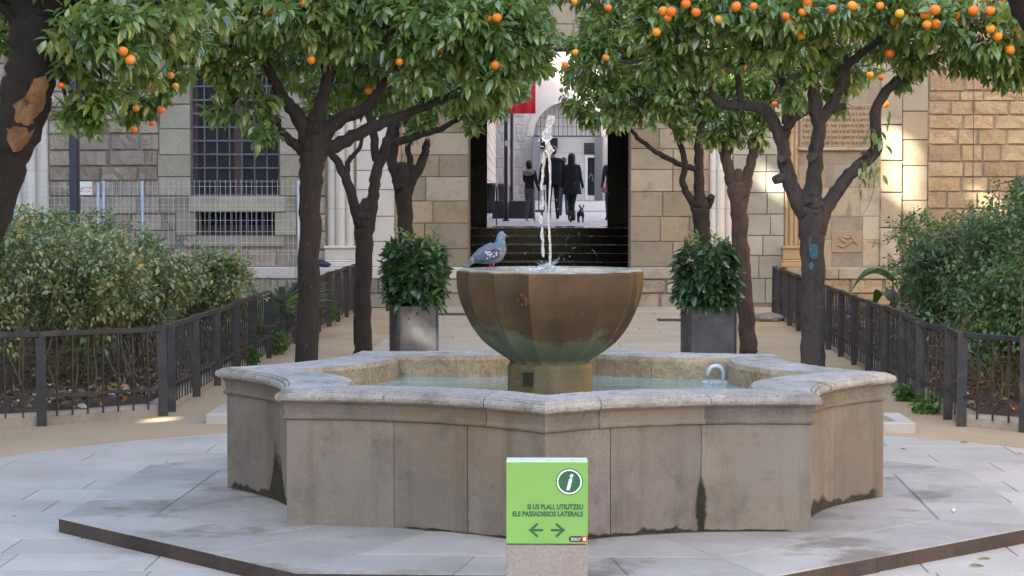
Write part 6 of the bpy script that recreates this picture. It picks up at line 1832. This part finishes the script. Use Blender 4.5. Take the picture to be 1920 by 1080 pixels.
for k in range(6):
    a = 4 * k
    F += [(a, a + 4, a + 5, a + 1), (a + 1, a + 5, a + 6, a + 2), (a + 2, a + 6, a + 7, a + 3), (a + 3, a + 7, a + 4, a)]
F += [(0, 1, 2, 3), (27, 26, 25, 24)]
link('tail', mesh(V, F, M['pg_body']), pg)
link('beak', tube([(0.082, 0, 0.162), (0.092, 0, 0.159), (0.101, 0, 0.153)], [0.0045, 0.0035, 0.001], M['pg_beak'], 6), pg)
link('cere', lathe([(0.0045, 0), (0.004, 0.004), (0.001, 0.006)], 8, M['signwhite']), pg, (0.082, 0, 0.164), (0, R(70), 0))

# ================================================================== PEOPLE AND DOG IN THE STREET
def cloth(n, c, r_=0.85): return plain(n, c, r_, 0, 0.2, 12)
M['blackcloth'] = cloth('black_coat', (0.010, 0.010, 0.013)); M['greycloth'] = cloth('grey_leggings', (0.10, 0.105, 0.125)); M['beige'] = cloth('beige_hood', (0.34, 0.27, 0.22))
M['skin'] = cloth('skin', (0.42, 0.25, 0.18), 0.6); M['hair'] = cloth('dark_hair', (0.012, 0.009, 0.008), 0.5); M['whiteshoe'] = cloth('white_shoe', (0.55, 0.55, 0.57), 0.6); M['boot'] = cloth('boot', (0.035, 0.027, 0.022), 0.7)
M['navy'] = cloth('navy_jeans', (0.03, 0.045, 0.09)); M['pinkcloth'] = cloth('pink_bag', (0.36, 0.09, 0.13))
def person(label, px_, Y, h, arms, legs, mats, rz=0.0, broad=1.0, lean=0.0):
    """facing +y; arms/legs: per side (dx, dy) offsets of elbow, wrist / knee, ankle, in units of height"""
    g_ = PD(px_, 400, Y)
    t = thing('person', label, 'person', (g_.x, Y, fl(Y)), rz)
    S = h / 1.75
    V = [(0, 0, 0.96), (0, 0.0, 1.10), (0, 0.01 + lean, 1.28), (0, lean, 1.42), (0, lean * 1.2, 1.49), (0, lean * 1.3 + 0.01, 1.56), (0, lean * 1.4 + 0.02, 1.64), (0, lean * 1.4 + 0.01, 1.71)]
    E_ = [(0, 1), (1, 2), (2, 3), (3, 4), (4, 5), (5, 6), (6, 7)]
    Rr = [(0.150 * broad, 0.105), (0.138 * broad, 0.10), (0.165 * broad, 0.115), (0.135 * broad, 0.09), (0.060, 0.06), (0.056, 0.06), (0.080, 0.095), (0.062, 0.075)]
    hands = []
    for s, (e, w_) in zip((-1, 1), arms):
        i = len(V)
        V += [(s * 0.17 * broad, lean, 1.42), (s * (0.20 * broad + e[0]), lean + e[1], 1.14 + e[2]), (s * (0.21 * broad + w_[0]), lean + w_[1], 0.90 + w_[2]), (s * (0.21 * broad + w_[0]), lean + w_[1] + 0.01, 0.83 + w_[2])]
        E_ += [(3, i), (i, i + 1), (i + 1, i + 2), (i + 2, i + 3)]; Rr += [0.066, 0.052, 0.040, (0.035, 0.022)]; hands.append(i + 3)
    for s, (k, a) in zip((-1, 1), legs):
        i = len(V)
        V += [(s * 0.085, 0, 0.88), (s * (0.088 + k[0]), k[1], 0.49 + k[2]), (s * (0.09 + a[0]), a[1], 0.085 + a[2]), (s * (0.095 + a[0]), a[1] + 0.13, 0.035 + a[2])]
        E_ += [(0, i), (i, i + 1), (i + 1, i + 2), (i + 2, i + 3)]; Rr += [(0.092, 0.095), 0.062, (0.042, 0.045), (0.042, 0.035)]
    V = [tuple(c * S for c in v) for v in V]; Rr = [tuple(c * S for c in r_) if isinstance(r_, tuple) else r_ * S for r_ in Rr]
    top, leg, shoe = mats
    me = skin_mesh(V, E_, Rr, [M[top], M[leg], M['skin'], M[shoe]], 2)
    for p_ in me.polygons:
        z = p_.center.z / S; x = abs(p_.center.x) / S
        if z > 1.50: mi = 2
        elif z < 0.09: mi = 3
        elif z < 0.95 and x < 0.16: mi = 1
        elif z < 0.88 and x > 0.17: mi = 2
        else: mi = 0
        p_.material_index = mi
    link('body', me, t)
    return t, S, lean
def hair(t, S, lean, long=0.0, vol=1.0):
    bm = bmesh.new()
    bmesh.ops.create_icosphere(bm, subdivisions=3, radius=1.0)
    for v in bm.verts:
        z = v.co.z
        v.co = Vector((v.co.x * 0.092 * vol, v.co.y * 0.105 * vol - 0.015, z * 0.105 + 0.0))
        if z < -0.1: v.co.z -= long * (-z); v.co.x *= 1 + 0.25 * long / 0.3 * (-z)
        if v.co.y > 0.04 and z < 0.5: v.co.y *= 0.35
        v.co += Vector((random.uniform(-1, 1), random.uniform(-1, 1), random.uniform(-1, 1))) * 0.004
    link('hair', bm_mesh(bm, M['hair'], True), t, (0, (lean * 1.4 + 0.0) * S, 1.665 * S), None, (S, S, S))
def coat(t, S, lean, mat, z1, flare, w0=0.20):
    V = []; F = []; n = 20
    rows_ = [(1.44, 0.14, 0.085), (1.36, w0, 0.118), (1.15, w0 * 0.92, 0.125), (1.0, w0 * 0.98, 0.13), (z1, w0 * flare, 0.13 * flare)]
    for (z, a, b) in rows_:
        for k in range(n):
            an = 2 * math.pi * k / n; j = 1 + 0.03 * math.sin(5 * an + z * 9)
            V.append((a * j * math.cos(an), lean * (z - 0.95) * 2 + b * j * math.sin(an), z))
    for i in range(len(rows_) - 1):
        for k in range(n): F.append((i * n + k, i * n + (k + 1) % n, (i + 1) * n + (k + 1) % n, (i + 1) * n + k))
    link('coat', mesh(V, F, M[mat], sm=True), t, None, None, (S, S, S))
nz_ = (0, 0, 0)
# man, walking away
t, S, ln_ = person('man in a dark jacket walking away up the street, seen behind the water jet', 1037, 50.0, 1.84, (((0.03, -0.02, 0), (0.05, 0.08, 0.0)), ((0.03, 0.0, 0), (0.04, -0.05, 0))),
                   (((0, 0.12, 0.0), (0, 0.02, 0.02)), ((0, -0.02, 0), (0.0, -0.20, 0.06))), ('blackcloth', 'blackcloth', 'boot'), R(4), 1.22)
hair(t, S, ln_, 0.0, 0.95); coat(t, S, ln_, 'blackcloth', 0.86, 1.08, 0.235)
# woman with long dark hair and boots
t, S, ln_ = person('woman with long dark hair, black coat and boots walking beside the small dog', 1072, 49.6, 1.66, (((0.02, 0.0, 0), (0.05, 0.02, 0)), ((0.02, 0.0, 0), (0.07, 0.0, 0.02))),
                   (((-0.045, 0.05, 0), (-0.06, 0.02, 0)), ((-0.06, 0.02, 0), (-0.075, -0.08, 0.03))), ('blackcloth', 'blackcloth', 'boot'), R(-4), 1.0)
hair(t, S, ln_, 0.26, 1.08); coat(t, S, ln_, 'blackcloth', 0.72, 1.22, 0.21)
for s in (-1, 1): link('boot_cuff', lathe([(0.062, 0.0), (0.070, 0.10), (0.066, 0.24)], 14, M['boot']), t, (s * 0.028 * S, 0.0 + (0.02 if s < 0 else -0.07) * S, 0.06 * S))
# girl with beige hood
t, S, ln_ = person('girl in grey leggings and white shoes with a beige hood, standing by the bench', 993, 50.6, 1.50, (((0.02, 0.06, 0.03), (-0.02, 0.17, 0.22)), ((0.03, 0.02, 0), (0.05, 0.10, 0.02))),
                   (((0.0, 0.03, 0), (-0.01, -0.05, 0)), ((0.0, 0.02, 0), (0.02, 0.05, 0))), ('blackcloth', 'greycloth', 'whiteshoe'), R(-35), 0.98)
hair(t, S, ln_, 0.07, 1.12)
bm = bmesh.new(); bmesh.ops.create_uvsphere(bm, u_segments=18, v_segments=10, radius=1.0)
for v in bm.verts: v.co = Vector((v.co.x * 0.20, v.co.y * 0.13 - 0.05, v.co.z * 0.095 - 0.03 * v.co.y))
link('hood', bm_mesh(bm, M['beige'], True), t, (0, 0, 1.40 * S), None, (S, S, S))
# passer-by half hidden by the gate
t, S, ln_ = person('passer-by in dark clothes with a pink bag, mostly hidden by the gate leaf', 1146, 52.5, 1.68, (((0.02, 0.0, 0), (0.03, 0.06, 0)), ((0.02, 0, 0), (0.03, 0.0, 0))),
                   (((0, 0.06, 0), (0, 0.02, 0)), ((0, 0, 0), (0, -0.12, 0.03))), ('blackcloth', 'navy', 'boot'), R(20), 1.0)
hair(t, S, ln_, 0.05, 1.0)
hb = thing('handbag', 'small pink bag carried by the half-hidden passer-by', 'bag', (PD(1133, 352, 52.3).x, 52.3, PD(1133, 356, 52.3).z))
link('bag_body', box((0, 0, 0), (0.11, 0.09, 0.15), M['pinkcloth'], 0, 0.025), hb)
link('handle', tube([(-0.05, 0, 0.09), (-0.03, 0, 0.20), (0.03, 0, 0.20), (0.05, 0, 0.09)], [0.008] * 4, M['pinkcloth'], 6, 0, 3), hb)
# farther walker in jeans
t, S, ln_ = person('distant walker in blue jeans between the man and the woman', 1057, 60.0, 1.70, (((0.02, 0, 0), (0.02, 0.05, 0)), ((0.02, 0, 0), (0.02, 0.0, 0))), (((0, 0.05, 0), (0, 0.1, 0)), ((0, -0.02, 0), (0, -0.12, 0.02))), ('blackcloth', 'navy', 'boot'), 0, 0.95)
hair(t, S, ln_, 0.0, 1.0)
# small dark dog walking away, tail up
M['dogfur'] = plain('dark_dog_fur', (0.022, 0.022, 0.028), 0.8, 0, 0.4, 30, bmp=0.4)
dp = PD(1089, 400, 50.0)
dg_ = thing('dog', 'small dark dog with raised tail walking ahead of the woman', 'dog', (dp.x, 50.0, fl(50.0)), R(-6))
dv = [(0, -0.13, 0.235), (0, 0.0, 0.225), (0, 0.13, 0.235), (0, 0.20, 0.29), (0, 0.25, 0.325), (0, 0.32, 0.31), (0, -0.17, 0.27), (0.01, -0.19, 0.35), (0.02, -0.17, 0.42)]
de = [(0, 1), (1, 2), (2, 3), (3, 4), (4, 5), (0, 6), (6, 7), (7, 8)]
drr = [(0.075, 0.075), (0.068, 0.07), (0.078, 0.085), 0.052, 0.055, 0.028, 0.022, 0.014, 0.008]
for s in (-1, 1):
    i = len(dv); dv += [(s * 0.055, -0.14, 0.19), (s * 0.06, -0.10, 0.14), (s * 0.06, -0.17, 0.085), (s * 0.06, -0.155, 0.015), (s * 0.06, -0.125, 0.010)]
    de += [(0, i), (i, i + 1), (i + 1, i + 2), (i + 2, i + 3), (i + 3, i + 4)]; drr += [0.045, 0.030, 0.018, 0.015, 0.016]
    i = len(dv); dv += [(s * 0.05, 0.13, 0.17), (s * 0.05, 0.12, 0.09), (s * 0.05, 0.13, 0.015), (s * 0.05, 0.155, 0.010)]
    de += [(2, i), (i, i + 1), (i + 1, i + 2), (i + 2, i + 3)]; drr += [0.035, 0.020, 0.016, 0.016]
link('body', skin_mesh(dv, de, drr, M['dogfur'], 2), dg_)
for s in (-1, 1): link('ear', tube([(s * 0.04, 0.24, 0.36), (s * 0.055, 0.235, 0.41), (s * 0.05, 0.24, 0.44)], [0.018, 0.016, 0.003], M['dogfur'], 6), dg_)
